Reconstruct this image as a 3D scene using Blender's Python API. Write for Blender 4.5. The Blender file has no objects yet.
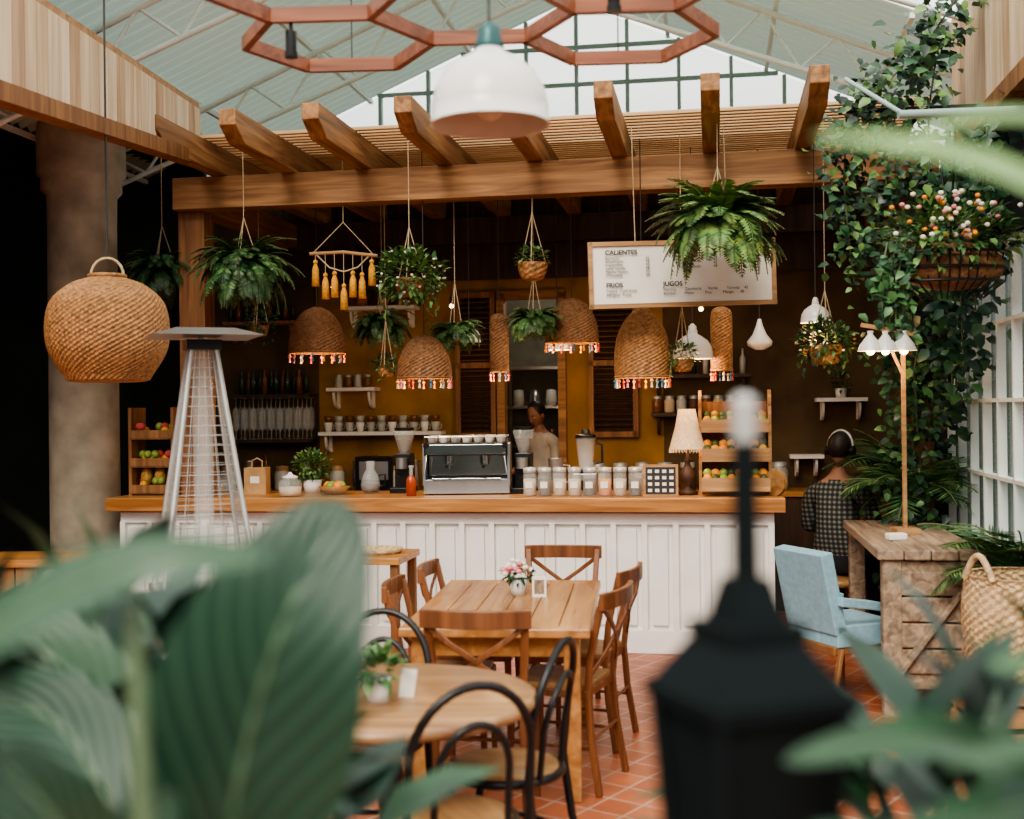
import bpy, math, random
from mathutils import Vector, Matrix, Euler
R = random.Random(11)
rad = math.radians
YAW = -rad(9.6)
CY, SY = math.cos(YAW), math.sin(YAW)
# building frame: u along the bar front, v away into the bar
def W(u, v, z=0.0):
    return (-0.4 + CY*u - SY*v, 8.4 + SY*u + CY*v, z)

# ------------------------------------------------------------------ materials
def base(name):
    m = bpy.data.materials.new(name); m.use_nodes = True
    nt = m.node_tree; b = nt.nodes["Principled BSDF"]
    return m, nt, b
def ramp(nt, stops):
    r = nt.nodes.new("ShaderNodeValToRGB"); e = r.color_ramp.elements
    while len(e) < len(stops): e.new(0.5)
    for i, (p, c) in enumerate(stops):
        e[i].position = p; e[i].color = (*c, 1)
    return r
def coords(nt, scale=(1,1,1), rot=(0,0,0)):
    tc = nt.nodes.new("ShaderNodeTexCoord"); mp = nt.nodes.new("ShaderNodeMapping")
    mp.inputs["Scale"].default_value = scale; mp.inputs["Rotation"].default_value = rot
    nt.links.new(tc.outputs["Object"], mp.inputs["Vector"]); return mp
def bumpn(nt, b, out, s, d=0.01):
    bp = nt.nodes.new("ShaderNodeBump"); bp.inputs["Strength"].default_value = s; bp.inputs["Distance"].default_value = d
    nt.links.new(out, bp.inputs["Height"]); nt.links.new(bp.outputs["Normal"], b.inputs["Normal"])
def mat(name, c, rough=0.6, metal=0.0, var=0.2, scale=8, bump=0.1, emit=0, ecol=None, trans=0, spec=None):
    m, nt, b = base(name)
    b.inputs["Roughness"].default_value = rough; b.inputs["Metallic"].default_value = metal
    mp = coords(nt); n = nt.nodes.new("ShaderNodeTexNoise"); n.inputs["Scale"].default_value = scale
    n.inputs["Detail"].default_value = 4
    nt.links.new(mp.outputs[0], n.inputs["Vector"])
    r = ramp(nt, [(0.3, tuple(x*(1-var) for x in c)), (0.7, tuple(min(1, x*(1+var)) for x in c))])
    nt.links.new(n.outputs["Fac"], r.inputs[0]); nt.links.new(r.outputs[0], b.inputs["Base Color"])
    if bump: bumpn(nt, b, n.outputs["Fac"], bump)
    if spec is not None: b.inputs["Specular IOR Level"].default_value = spec
    if emit:
        b.inputs["Emission Color"].default_value = (*(ecol or c), 1); b.inputs["Emission Strength"].default_value = emit
    if trans: b.inputs["Transmission Weight"].default_value = trans
    return m
def wood(name, c1, c2, axis=0, rough=0.5, s=20):
    m, nt, b = base(name); sc = [s, s, s]; sc[axis] = s*0.07
    mp = coords(nt, tuple(sc)); n = nt.nodes.new("ShaderNodeTexNoise")
    n.inputs["Scale"].default_value = 1.0; n.inputs["Detail"].default_value = 6; n.inputs["Distortion"].default_value = 0.8
    nt.links.new(mp.outputs[0], n.inputs["Vector"])
    cm = tuple((a+b_)/2 for a, b_ in zip(c1, c2))
    r = ramp(nt, [(0.28, c1), (0.5, cm), (0.68, c2)])
    nt.links.new(n.outputs["Fac"], r.inputs[0]); nt.links.new(r.outputs[0], b.inputs["Base Color"])
    b.inputs["Roughness"].default_value = rough; bumpn(nt, b, n.outputs["Fac"], 0.25)
    return m
def leafmat(name, c, rough=0.42, var=0.45):
    return mat(name, c, rough, var=var, scale=9, bump=0.05)

M = {}
M['beam'] = wood("beam_wood", (0.17,0.068,0.022), (0.46,0.235,0.09), 0, 0.6)
M['rafter'] = wood("rafter_wood", (0.14,0.056,0.020), (0.42,0.21,0.08), 1, 0.6)
M['slat'] = wood("slat_wood", (0.44,0.27,0.13), (0.74,0.52,0.30), 0, 0.6)
M['postw'] = wood("post_wood", (0.14,0.052,0.018), (0.34,0.16,0.058), 2, 0.6)
M['band'] = wood("plank_wood", (0.50,0.33,0.19), (0.78,0.59,0.39), 2, 0.6, s=16)
M['band2'] = wood("plank_wood_darker", (0.36,0.21,0.11), (0.62,0.42,0.25), 2, 0.6, s=16)
M['band3'] = wood("plank_wood_pale", (0.58,0.42,0.27), (0.84,0.68,0.48), 2, 0.6, s=16)
M['ctop'] = wood("counter_top_wood", (0.28,0.105,0.030), (0.56,0.27,0.085), 0, 0.35)
M['table'] = wood("table_wood", (0.25,0.10,0.030), (0.48,0.235,0.085), 1, 0.25, s=14)
M['rtable'] = wood("round_table_wood", (0.20,0.095,0.042), (0.44,0.255,0.125), 0, 0.28, s=14)
M['chair'] = wood("chair_wood", (0.10,0.034,0.013), (0.25,0.092,0.036), 2, 0.35)
M['seatw'] = wood("seat_wood", (0.25,0.12,0.045), (0.46,0.26,0.11), 1, 0.4)
M['grey_wood'] = wood("weathered_wood", (0.13,0.085,0.055), (0.42,0.31,0.21), 1, 0.75)
M['hexw'] = wood("hex_wood", (0.13,0.038,0.016), (0.32,0.108,0.048), 0, 0.45)
M['darkwood'] = wood("dark_wood", (0.024,0.012,0.006), (0.075,0.036,0.018), 2, 0.6)
M['cratew'] = wood("crate_wood", (0.28,0.14,0.055), (0.52,0.31,0.145), 0, 0.6)
M['white_paint'] = mat("white_paint", (0.82,0.80,0.76), 0.5, var=0.05, scale=5)
M['enamel'] = mat("white_enamel", (0.78,0.76,0.72), 0.25, var=0.03)
M['enamel_in'] = mat("enamel_inside", (0.62,0.56,0.48), 0.4, var=0.05)
M['patina'] = mat("patina_metal", (0.04,0.10,0.10), 0.4, 0.6, var=0.3)
M['black'] = mat("black_metal", (0.010,0.010,0.011), 0.3, 0.2, var=0.2)
M['blackm'] = mat("black_matte", (0.005,0.009,0.010), 0.75, 0.0, var=0.2, spec=0.15)
M['steel'] = mat("steel", (0.55,0.56,0.57), 0.28, 0.9, var=0.08)
M['alu'] = mat("aluminium", (0.50,0.50,0.48), 0.45, 0.5, var=0.1)
M['chrome'] = mat("chrome", (0.7,0.7,0.7), 0.12, 1.0, var=0.03, bump=0)
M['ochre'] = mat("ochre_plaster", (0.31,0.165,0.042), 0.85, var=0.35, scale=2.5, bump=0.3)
M['ochre_shaded'] = mat("ochre_plaster_shaded", (0.085,0.050,0.020), 0.85, var=0.45, scale=2.5, bump=0.3)  # ochre wall colour darkened, paints the dimness at both ends of the bar
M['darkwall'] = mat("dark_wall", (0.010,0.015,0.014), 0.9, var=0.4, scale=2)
M['concrete'] = mat("concrete", (0.36,0.29,0.215), 0.9, var=0.3, scale=4, bump=0.4)
M['truss'] = mat("truss_paint", (0.80,0.86,0.83), 0.45, var=0.05)
M['frame'] = mat("window_frame_teal", (0.30,0.42,0.40), 0.5, var=0.1)
M['rope'] = mat("rope", (0.50,0.38,0.24), 0.9, var=0.3, scale=60)
M['cord'] = mat("cord", (0.05,0.045,0.04), 0.8, var=0.1)
M['wick'] = mat("wicker", (0.34,0.165,0.062), 0.65, var=0.5, scale=45, bump=0.5)
M['wickd'] = mat("wicker_dark", (0.20,0.090,0.034), 0.65, var=0.5, scale=45, bump=0.5)
M['wickl'] = mat("wicker_light", (0.54,0.39,0.22), 0.7, var=0.4, scale=40, bump=0.5)
M['terr'] = mat("terracotta", (0.42,0.15,0.07), 0.8, var=0.2)
M['soil'] = mat("soil", (0.035,0.022,0.015), 0.95, var=0.4, scale=30)
M['g0'] = leafmat("leaf_deep", (0.008,0.032,0.018))
M['g1'] = leafmat("leaf_dark", (0.020,0.066,0.028))
M['g2'] = leafmat("leaf_mid", (0.05,0.13,0.042))
M['g3'] = leafmat("leaf_light", (0.14,0.26,0.075))
M['g4'] = leafmat("leaf_yellow", (0.24,0.33,0.08))
M['stem'] = mat("stem", (0.10,0.13,0.05), 0.6)
M['palestem'] = mat("pale_stem", (0.12,0.19,0.11), 0.5)
M['palmL'] = leafmat("palm_leaf_pale", (0.20,0.34,0.12), 0.4, 0.2)
M['pink'] = mat("petal_pink", (0.80,0.25,0.28), 0.6)
M['cream'] = mat("petal_cream", (0.85,0.72,0.55), 0.6)
M['petalw'] = mat("petal_white", (0.80,0.80,0.74), 0.6)
M['orange'] = mat("orange_peel", (0.80,0.28,0.03), 0.5)
M['yellow'] = mat("yellow_yarn", (0.70,0.34,0.05), 0.9, scale=60, var=0.3)
M['red'] = mat("red_yarn", (0.50,0.07,0.06), 0.9)
M['blue'] = mat("blue_yarn", (0.08,0.20,0.34), 0.9)
M['redliq'] = mat("red_liquid", (0.38,0.06,0.02), 0.2)
M['apple'] = mat("apple_green", (0.25,0.33,0.06), 0.4)
M['avoc'] = mat("avocado", (0.05,0.08,0.02), 0.5)
M['pine'] = mat("pineapple_skin", (0.42,0.22,0.05), 0.8, scale=40, var=0.5)
M['beans'] = mat("coffee_beans", (0.09,0.04,0.02), 0.6, scale=80, var=0.6)
M['flour'] = mat("pale_powder", (0.60,0.46,0.31), 0.9)
M['shade'] = mat("linen_shade", (0.70,0.54,0.36), 0.8, scale=50, emit=0.25, ecol=(0.8,0.55,0.3))
M['paper'] = mat("paper", (0.82,0.78,0.70), 0.7, var=0.04)
M['kraft'] = mat("kraft_paper", (0.46,0.27,0.12), 0.8)
M['ink'] = mat("ink", (0.03,0.03,0.03), 0.7)
M['chalk'] = mat("chalkboard", (0.03,0.03,0.035), 0.7)
M['bluef'] = mat("blue_fabric", (0.25,0.43,0.52), 0.85, var=0.12, scale=30)
M['cush'] = mat("cream_cushion", (0.62,0.52,0.40), 0.85, var=0.1)
M['skin'] = mat("skin", (0.40,0.20,0.125), 0.55, var=0.06)
M['hair'] = mat("hair", (0.02,0.013,0.01), 0.5, var=0.4, scale=50)
M['shirt'] = mat("shirt_cream", (0.62,0.55,0.46), 0.85)
M['trouser'] = mat("trousers", (0.03,0.035,0.045), 0.9)
M['lip'] = mat("lips", (0.38,0.15,0.12), 0.5)
M['eyew'] = mat("eye_white", (0.7,0.68,0.65), 0.3)
M['bulb'] = mat("lit_bulb", (1,0.75,0.45), 0.4, emit=9, ecol=(1,0.66,0.32))
M['kwall'] = mat("kitchen_wall", (0.16,0.15,0.12), 0.8)
M['cup'] = mat("ceramic_cup", (0.45,0.45,0.41), 0.35)
M['btl'] = mat("bottle_dark", (0.03,0.05,0.03), 0.15)
M['btl2'] = mat("bottle_amber", (0.18,0.07,0.02), 0.15)
def glass(name, c, a, r=0.08):
    m, nt, b = base(name); b.inputs["Base Color"].default_value = (*c, 1)
    b.inputs["Roughness"].default_value = r; b.inputs["Alpha"].default_value = a; return m
M['glass'] = glass("jar_glass", (0.85,0.9,0.88), 0.22)
M['wglass'] = glass("window_glass", (0.20,0.28,0.26), 0.5, 0.15)
def translucent(name, cd, ct, f, transp=False):
    m = bpy.data.materials.new(name); m.use_nodes = True; nt = m.node_tree; nt.nodes.clear()
    o = nt.nodes.new("ShaderNodeOutputMaterial"); mx = nt.nodes.new("ShaderNodeMixShader")
    t1 = nt.nodes.new("ShaderNodeBsdfTransparent" if transp else "ShaderNodeBsdfDiffuse"); t2 = nt.nodes.new("ShaderNodeBsdfTranslucent")
    t1.inputs[0].default_value = (*cd,1); t2.inputs[0].default_value = (*ct,1); mx.inputs[0].default_value = f
    nt.links.new(t1.outputs[0], mx.inputs[1]); nt.links.new(t2.outputs[0], mx.inputs[2]); nt.links.new(mx.outputs[0], o.inputs[0]); return m
M['pane'] = translucent("frosted_pane", (0.97,0.97,0.96), (0.95,0.95,0.93), 0.3, True)
M['roofm'] = translucent("corrugated_metal_translucent", (0.50,0.58,0.54), (0.34,0.42,0.38), 0.32)  # metal roofing made translucent so its underside looks bright
# plaid
m, nt, b = base("plaid_fabric"); mp = coords(nt)
ws = []
for d in ('X', 'Z'):
    w = nt.nodes.new("ShaderNodeTexWave"); w.bands_direction = d; w.inputs["Scale"].default_value = 9
    nt.links.new(mp.outputs[0], w.inputs["Vector"]); ws.append(w)
mm = nt.nodes.new("ShaderNodeMath"); mm.operation = 'ADD'
nt.links.new(ws[0].outputs["Fac"], mm.inputs[0]); nt.links.new(ws[1].outputs["Fac"], mm.inputs[1])
m5 = nt.nodes.new("ShaderNodeMath"); m5.operation = 'MULTIPLY'; m5.inputs[1].default_value = 0.5; nt.links.new(mm.outputs[0], m5.inputs[0])
r = ramp(nt, [(0.25, (0.02,0.025,0.025)), (0.55, (0.06,0.065,0.06)), (0.85, (0.24,0.23,0.20))])
nt.links.new(m5.outputs[0], r.inputs[0]); nt.links.new(r.outputs[0], b.inputs["Base Color"]); b.inputs["Roughness"].default_value = 0.9
M['plaid'] = m
# floor tiles
m, nt, b = base("terracotta_tiles"); mp = coords(nt, rot=(0,0,rad(36)))
br = nt.nodes.new("ShaderNodeTexBrick"); br.offset = 0.0; br.inputs["Scale"].default_value = 1.0
br.inputs["Brick Width"].default_value = 0.17; br.inputs["Row Height"].default_value = 0.17
br.inputs["Mortar Size"].default_value = 0.006; br.inputs["Mortar Smooth"].default_value = 0.2; br.inputs["Bias"].default_value = 0.0
br.inputs["Color1"].default_value = (0.34,0.085,0.035,1); br.inputs["Color2"].default_value = (0.48,0.145,0.065,1); br.inputs["Mortar"].default_value = (0.50,0.34,0.25,1)
nt.links.new(mp.outputs[0], br.inputs["Vector"])
nz = nt.nodes.new("ShaderNodeTexNoise"); nz.inputs["Scale"].default_value = 5; nt.links.new(mp.outputs[0], nz.inputs["Vector"])
mc = nt.nodes.new("ShaderNodeMixRGB"); mc.blend_type = 'MULTIPLY'; mc.inputs[0].default_value = 0.6
rr = ramp(nt, [(0.3, (0.6,0.6,0.6)), (0.7, (1,1,1))]); nt.links.new(nz.outputs["Fac"], rr.inputs[0])
nt.links.new(br.outputs["Color"], mc.inputs[1]); nt.links.new(rr.outputs[0], mc.inputs[2]); nt.links.new(mc.outputs[0], b.inputs["Base Color"])
b.inputs["Roughness"].default_value = 0.4; bumpn(nt, b, br.outputs["Fac"], -0.4, 0.005)
M['tiles'] = m
# big leaf with veins (uses UV: u across, v along)
def veinleaf(name, dark, light, vein):
    m, nt, b = base(name)
    uv = nt.nodes.new("ShaderNodeUVMap"); sep = nt.nodes.new("ShaderNodeSeparateXYZ"); nt.links.new(uv.outputs[0], sep.inputs[0])
    ab = nt.nodes.new("ShaderNodeMath"); ab.operation = 'SUBTRACT'; ab.inputs[1].default_value = 0.5; nt.links.new(sep.outputs[0], ab.inputs[0])
    a2 = nt.nodes.new("ShaderNodeMath"); a2.operation = 'ABSOLUTE'; nt.links.new(ab.outputs[0], a2.inputs[0])
    m1 = nt.nodes.new("ShaderNodeMath"); m1.operation = 'MULTIPLY'; m1.inputs[1].default_value = 64; nt.links.new(sep.outputs[1], m1.inputs[0])
    m2 = nt.nodes.new("ShaderNodeMath"); m2.operation = 'MULTIPLY_ADD'; m2.inputs[1].default_value = -50; nt.links.new(a2.outputs[0], m2.inputs[0]); nt.links.new(m1.outputs[0], m2.inputs[2])
    sn = nt.nodes.new("ShaderNodeMath"); sn.operation = 'SINE'; nt.links.new(m2.outputs[0], sn.inputs[0])
    r1 = ramp(nt, [(0.0, dark), (0.8, light), (1.0, vein)])
    s2 = nt.nodes.new("ShaderNodeMath"); s2.operation = 'MULTIPLY_ADD'; s2.inputs[1].default_value = 0.5; s2.inputs[2].default_value = 0.5; nt.links.new(sn.outputs[0], s2.inputs[0])
    nt.links.new(s2.outputs[0], r1.inputs[0])
    lt = nt.nodes.new("ShaderNodeMath"); lt.operation = 'LESS_THAN'; lt.inputs[1].default_value = 0.018; nt.links.new(a2.outputs[0], lt.inputs[0])
    mxx = nt.nodes.new("ShaderNodeMixRGB"); nt.links.new(lt.outputs[0], mxx.inputs[0]); nt.links.new(r1.outputs[0], mxx.inputs[1]); mxx.inputs[2].default_value = (*vein, 1)
    nt.links.new(mxx.outputs[0], b.inputs["Base Color"]); b.inputs["Roughness"].default_value = 0.34; b.inputs["Specular IOR Level"].default_value = 0.4
    bumpn(nt, b, sn.outputs[0], 0.3, 0.004)
    return m
M['vein'] = veinleaf("calathea_leaf", (0.010,0.038,0.022), (0.014,0.052,0.029), (0.035,0.080,0.045))
M['vein2'] = veinleaf("calathea_leaf_pale", (0.030,0.075,0.040), (0.038,0.090,0.050), (0.07,0.13,0.08))

# ------------------------------------------------------------------ mesh builder
class MB:
    def __init__(s, name):
        s.n = name; s.v = []; s.f = []; s.m = []; s.sm = []; s.mats = []; s.T = Matrix(); s.uv = {}
    def mi(s, k):
        mt = M[k]
        if mt not in s.mats: s.mats.append(mt)
        return s.mats.index(mt)
    def add(s, vs, fs, k, smooth=False):
        o = len(s.v); i = s.mi(k)
        s.v += [tuple(s.T @ Vector(p)) for p in vs]
        for f in fs:
            s.f.append(tuple(o+x for x in f)); s.m.append(i); s.sm.append(smooth)
        return o
    def box(s, c, d, k, rot=(0,0,0)):
        E = Euler(rot).to_matrix(); c = Vector(c)
        vs = [c + E @ Vector((x*d[0]/2, y*d[1]/2, z*d[2]/2)) for x in (-1,1) for y in (-1,1) for z in (-1,1)]
        s.add(vs, [(0,1,3,2),(4,6,7,5),(0,4,5,1),(2,3,7,6),(0,2,6,4),(1,5,7,3)], k)
    def cyl(s, a, b, r1, k, r2=None, seg=12, smooth=True):
        a = Vector(a); b = Vector(b); r2 = r1 if r2 is None else r2
        t = (b-a).normalized(); q = t.to_track_quat('Z', 'Y').to_matrix()
        vs = []
        for p, r in ((a, r1), (b, r2)):
            for i in range(seg):
                an = 2*math.pi*i/seg; vs.append(p + q @ Vector((r*math.cos(an), r*math.sin(an), 0)))
        s.add(vs, [(i, (i+1) % seg, seg+(i+1) % seg, seg+i) for i in range(seg)], k, smooth)
        s.add(vs[:seg], [tuple(reversed(range(seg)))], k); s.add(vs[seg:], [tuple(range(seg))], k)
    def lathe(s, prof, k, c=(0,0,0), seg=24, smooth=True, weave=0.0, sx=1, sy=1):
        vs = []; n = len(prof)
        for j, (r, z) in enumerate(prof):
            for i in range(seg):
                an = 2*math.pi*i/seg
                rr = r + (weave*(1 if (i//2+j) % 2 else -1) if weave and r > 0.01 else 0)
                vs.append((c[0]+sx*rr*math.cos(an), c[1]+sy*rr*math.sin(an), c[2]+z))
        fs = [(j*seg+i, j*seg+(i+1) % seg, (j+1)*seg+(i+1) % seg, (j+1)*seg+i) for j in range(n-1) for i in range(seg)]
        s.add(vs, fs, k, smooth)
    def wick(s, ctrl, k, c=(0,0,0), rows=None, seg=56, w=0.004, pitch=0.017):
        P = [Vector((a, b, 0)) for a, b in ctrl]; pts = []
        for i in range(len(P)-1):
            p0 = P[max(i-1, 0)]; p1 = P[i]; p2 = P[i+1]; p3 = P[min(i+2, len(P)-1)]
            n = max(2, int((p2-p1).length/pitch))
            for j in range(n):
                t = j/n
                pts.append(0.5*((2*p1)+(p2-p0)*t+(2*p0-5*p1+4*p2-p3)*t*t+(3*p1-p0-3*p2+p3)*t**3))
        pts.append(P[-1])
        s.lathe([(p.x, p.y) for p in pts], k, c, seg=seg, smooth=False, weave=w)
    def tube(s, pts, r, k, seg=8, closed=False):
        P = [Vector(p) for p in pts]; n = len(P)
        rs = r if isinstance(r, (list, tuple)) else [r]*n
        vs = []; ref = None
        for i, p in enumerate(P):
            if closed: t = (P[(i+1) % n]-P[i-1]).normalized()
            else: t = (P[min(i+1, n-1)]-P[max(i-1, 0)]).normalized()
            if ref is None:
                ref = Vector((0,0,1)) if abs(t.z) < 0.9 else Vector((1,0,0))
            sd = t.cross(ref).normalized(); up = sd.cross(t).normalized(); ref = up
            for j in range(seg):
                an = 2*math.pi*j/seg; vs.append(p + rs[i]*(math.cos(an)*sd+math.sin(an)*up))
        m_ = n if closed else n-1
        fs = [(i*seg+j, i*seg+(j+1) % seg, ((i+1) % n)*seg+(j+1) % seg, ((i+1) % n)*seg+j) for i in range(m_) for j in range(seg)]
        s.add(vs, fs, k, True)
        if not closed:
            s.add(vs[:seg], [tuple(range(seg))], k); s.add(vs[-seg:], [tuple(reversed(range(seg)))], k)
    def beam(s, pts, w, h, k, up=(0,0,1)):
        P = [Vector(p) for p in pts]; n = len(P); vs = []
        for i, p in enumerate(P):
            t = (P[min(i+1, n-1)]-P[max(i-1, 0)]).normalized()
            sd = t.cross(Vector(up)).normalized(); u = sd.cross(t).normalized()
            for a, b in ((-1,-1),(1,-1),(1,1),(-1,1)): vs.append(p+sd*a*w/2+u*b*h/2)
        fs = [(i*4+j, i*4+(j+1) % 4, (i+1)*4+(j+1) % 4, (i+1)*4+j) for i in range(n-1) for j in range(4)]
        fs += [(0,3,2,1), (n*4-4, n*4-3, n*4-2, n*4-1)]
        s.add(vs, fs, k)
    def ball(s, c, r, k, seg=12, rings=8, smooth=True):
        if not isinstance(r, (tuple, list)): r = (r, r, r)
        vs = []
        for j in range(rings+1):
            th = math.pi*j/rings
            for i in range(seg):
                an = 2*math.pi*i/seg
                vs.append((c[0]+r[0]*math.sin(th)*math.cos(an), c[1]+r[1]*math.sin(th)*math.sin(an), c[2]+r[2]*math.cos(th)))
        s.add(vs, [(j*seg+i, (j+1)*seg+i, (j+1)*seg+(i+1) % seg, j*seg+(i+1) % seg) for j in range(rings) for i in range(seg)], k, smooth)
    def leaf(s, p, d, L, w, k, up=(0,0,1), droop=0.25):
        p = Vector(p); d = Vector(d).normalized(); sd = d.cross(Vector(up))
        if sd.length < 0.05: sd = d.cross(Vector((1,0,0)))
        sd.normalize(); n = sd.cross(d)
        a = p+d*L*0.3-n*L*0.02; b = p+d*L*0.7-n*L*droop*0.4; t = p+d*L-n*L*droop
        vs = [p, a-sd*w*0.5+n*w*0.12, a, a+sd*w*0.5+n*w*0.12, b-sd*w*0.36+n*w*0.08, b, b+sd*w*0.36+n*w*0.08, t]
        s.add(vs, [(0,2,1),(0,3,2),(1,2,5,4),(2,3,6,5),(4,5,7),(5,6,7)], k, True)
    def done(s, loc=(0,0,0), rz=0, bevel=0, sub=0, name=None):
        me = bpy.data.meshes.new(name or s.n); me.from_pydata(s.v, [], s.f)
        for mt in s.mats: me.materials.append(mt)
        me.polygons.foreach_set("material_index", s.m); me.polygons.foreach_set("use_smooth", s.sm)
        if s.uv:
            l = me.uv_layers.new(name="UVMap")
            for lp in me.loops:
                if lp.vertex_index in s.uv: l.data[lp.index].uv = s.uv[lp.vertex_index]
        me.update()
        o = bpy.data.objects.new(name or s.n, me); bpy.context.collection.objects.link(o)
        o.location = loc; o.rotation_euler = (0, 0, rz)
        if bevel:
            b = o.modifiers.new("bevel", 'BEVEL'); b.width = bevel; b.segments = 2; b.limit_method = 'ANGLE'; b.angle_limit = rad(40)
        return o
def dup(o, loc, rz=0, sc=None):
    n = bpy.data.objects.new(o.name.split('.')[0], o.data); bpy.context.collection.objects.link(n)
    n.location = loc; n.rotation_euler = (0, 0, rz)
    if sc: n.scale = (sc, sc, sc)
    for md in o.modifiers:
        b = n.modifiers.new(md.name, md.type)
        if md.type == 'BEVEL': b.width = md.width; b.segments = md.segments; b.limit_method = 'ANGLE'; b.angle_limit = md.angle_limit
    return n
BL = W(0, 0, 0)

# ------------------------------------------------------------------ shell
f = MB("floor"); f.box((0, 5, -0.05), (13, 16, 0.1), 'tiles'); f.done()
w = MB("wall_back")
w.box((-2.4, 2.46, 1.8), (1.2, 0.12, 3.6), 'ochre_shaded'); w.box((-0.93, 2.46, 1.8), (1.74, 0.12, 3.6), 'ochre'); w.box((0.89, 2.46, 1.8), (0.92, 0.12, 3.6), 'ochre')
w.box((2.425, 2.46, 1.8), (2.15, 0.12, 3.6), 'ochre_shaded')
w.box((0.185, 2.46, 3.135), (0.49, 0.12, 0.93), 'ochre'); w.box((0.25, 2.385, 3.22), (6.4, 0.03, 0.74), 'darkwood'); w.done(BL, YAW)  # dark strip across the wall top paints in the shade under the pergola
w = MB("wall_kitchen")
w.box((0.2, 4.2, 1.65), (2.4, 0.1, 3.3), 'kwall'); w.box((-1.0, 3.36, 1.65), (0.1, 1.66, 3.3), 'kwall'); w.box((1.4, 3.36, 1.65), (0.1, 1.66, 3.3), 'kwall')
w.box((0.2, 3.36, 3.25), (2.4, 1.6, 0.1), 'kwall')
w.done(BL, YAW)
w = MB("kitchen_shelving")
for z in (1.3, 1.7, 2.1): w.box((0.3, 4.02, z), (1.2, 0.25, 0.03), 'steel')
for i in range(14): w.lathe([(0,0),(0.05,0),(0.06,0.05),(0.05,0.16),(0,0.17)], ('steel','enamel','btl2','cup')[i % 4], (-0.2+0.17*(i % 7), 4.0, (1.315,1.715)[i//7]), seg=12)
for u in (-0.3, 0.9): w.box((u, 4.1, 1.1), (0.03, 0.03, 2.2), 'steel')
w.done(BL, YAW)
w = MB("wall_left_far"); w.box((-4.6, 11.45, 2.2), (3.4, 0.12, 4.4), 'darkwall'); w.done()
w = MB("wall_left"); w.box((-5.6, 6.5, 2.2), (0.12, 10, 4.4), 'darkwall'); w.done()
w = MB("shading_ceiling_left"); w.box((-4.2, 8.8, 4.05), (3.0, 5.4, 0.1), 'darkwall'); w.done()  # slab added overhead to keep the left side dark
w = MB("wall_band_left")
n = 30
for i in range(n):
    a = i/n; b = (i+0.95)/n
    def P(t): return (-2.38+0.20*t, 4.6+3.9*t, 3.12+0.40*t, 3.66+0.17*t)
    x0, y0, b0, t0 = P(a); x1, y1, b1, t1 = P(b)
    vs = [(x0, y0, b0), (x1, y1, b1), (x1, y1, t1), (x0, y0, t0), (x0-0.03, y0, b0), (x1-0.03, y1, b1), (x1-0.03, y1, t1), (x0-0.03, y0, t0)]
    w.add(vs, [(0,1,2,3),(7,6,5,4),(0,4,5,1),(3,2,6,7),(1,5,6,2),(0,3,7,4)], ('band','band2','band3','band','band3')[(i*7) % 5])
w.beam([(-2.37, 4.6, 3.06), (-2.17, 8.5, 3.46)], 0.12, 0.09, 'postw')
w.beam([(-2.42, 4.6, 3.68), (-2.22, 8.5, 3.85)], 0.06, 0.05, 'cratew')
w.done()
w = MB("wall_right")
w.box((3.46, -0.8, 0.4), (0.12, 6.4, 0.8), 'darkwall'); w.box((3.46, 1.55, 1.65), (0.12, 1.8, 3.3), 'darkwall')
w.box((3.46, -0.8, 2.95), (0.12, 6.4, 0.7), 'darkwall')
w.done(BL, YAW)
w = MB("wall_band_right")
for i in range(26):
    w.box((3.36, -3.6+i*0.14, 3.75), (0.04, 0.130, 0.85), ('band','band2','band3','band')[(i*3) % 4])
w.box((3.34, -1.8, 3.3), (0.12, 3.7, 0.1), 'postw')
w.done(BL, YAW)
w = MB("window_right")
for i in range(13): w.box((3.43, -3.9+i*0.375, 1.7), (0.05, 0.026, 1.8), 'truss')
for z in (0.82, 1.25, 1.7, 2.15, 2.58): w.box((3.43, -1.66, z), (0.05, 4.5, 0.022), 'truss')
w.box((3.47, -1.66, 1.7), (0.01, 4.5, 1.8), 'wglass')
w.done(BL, YAW)
AP = (0.5, 5.55)
def roofz(u): return AP[1]-abs(u-AP[0])*0.42
w = MB("window_gable")
us = [-3.3+i*0.48 for i in range(16)]
for u in us:
    w.box((u, 3.1, (3.4+roofz(u))/2), (0.034, 0.06, roofz(u)-3.4), 'frame')
for z in (3.62, 4.08, 4.42, 4.75, 5.1):
    hw = min(3.6, (AP[1]-z)/0.42)
    w.box((AP[0], 3.1, z), (2*hw, 0.055, 0.03), 'frame')
w.add([(-3.3, 3.14, 3.4), (3.9, 3.14, 3.4), (3.9, 3.14, roofz(3.9)), (0.5, 3.14, AP[1]), (-3.3, 3.14, roofz(-3.3))], [(0,1,2,3,4)], 'pane')
w.done(BL, YAW)
w = MB("wall_upper_back"); w.box((0.3, 2.8, 3.5), (7.4, 0.5, 0.12), 'postw'); w.done(BL, YAW)
def roof(name, u0, u1, v0, v1):
    w = MB(name); N = int((v1-v0)/0.0125); vs = []
    for i in range(N+1):
        v = v0+(v1-v0)*i/N; dz = 0.022*math.sin(v*2*math.pi/0.13)
        vs += [(u0, v, roofz(u0)+0.06+dz), (u1, v, roofz(u1)+0.06+dz)]
    w.add(vs, [(2*i, 2*i+1, 2*i+3, 2*i+2) for i in range(N)], 'roofm', True)
    nP = 4
    for i in range(nP+1):
        u = u0+(u1-u0)*i/nP; w.box((u, (v0+v1)/2, roofz(u)+0.01), (0.035, v1-v0, 0.04), 'truss')
    w.done(BL, YAW)
roof("roof_left", 0.5, -3.5, -1.6, 3.2)
roof("roof_right", 0.5, 4.1, 0.6, 3.2)
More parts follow.
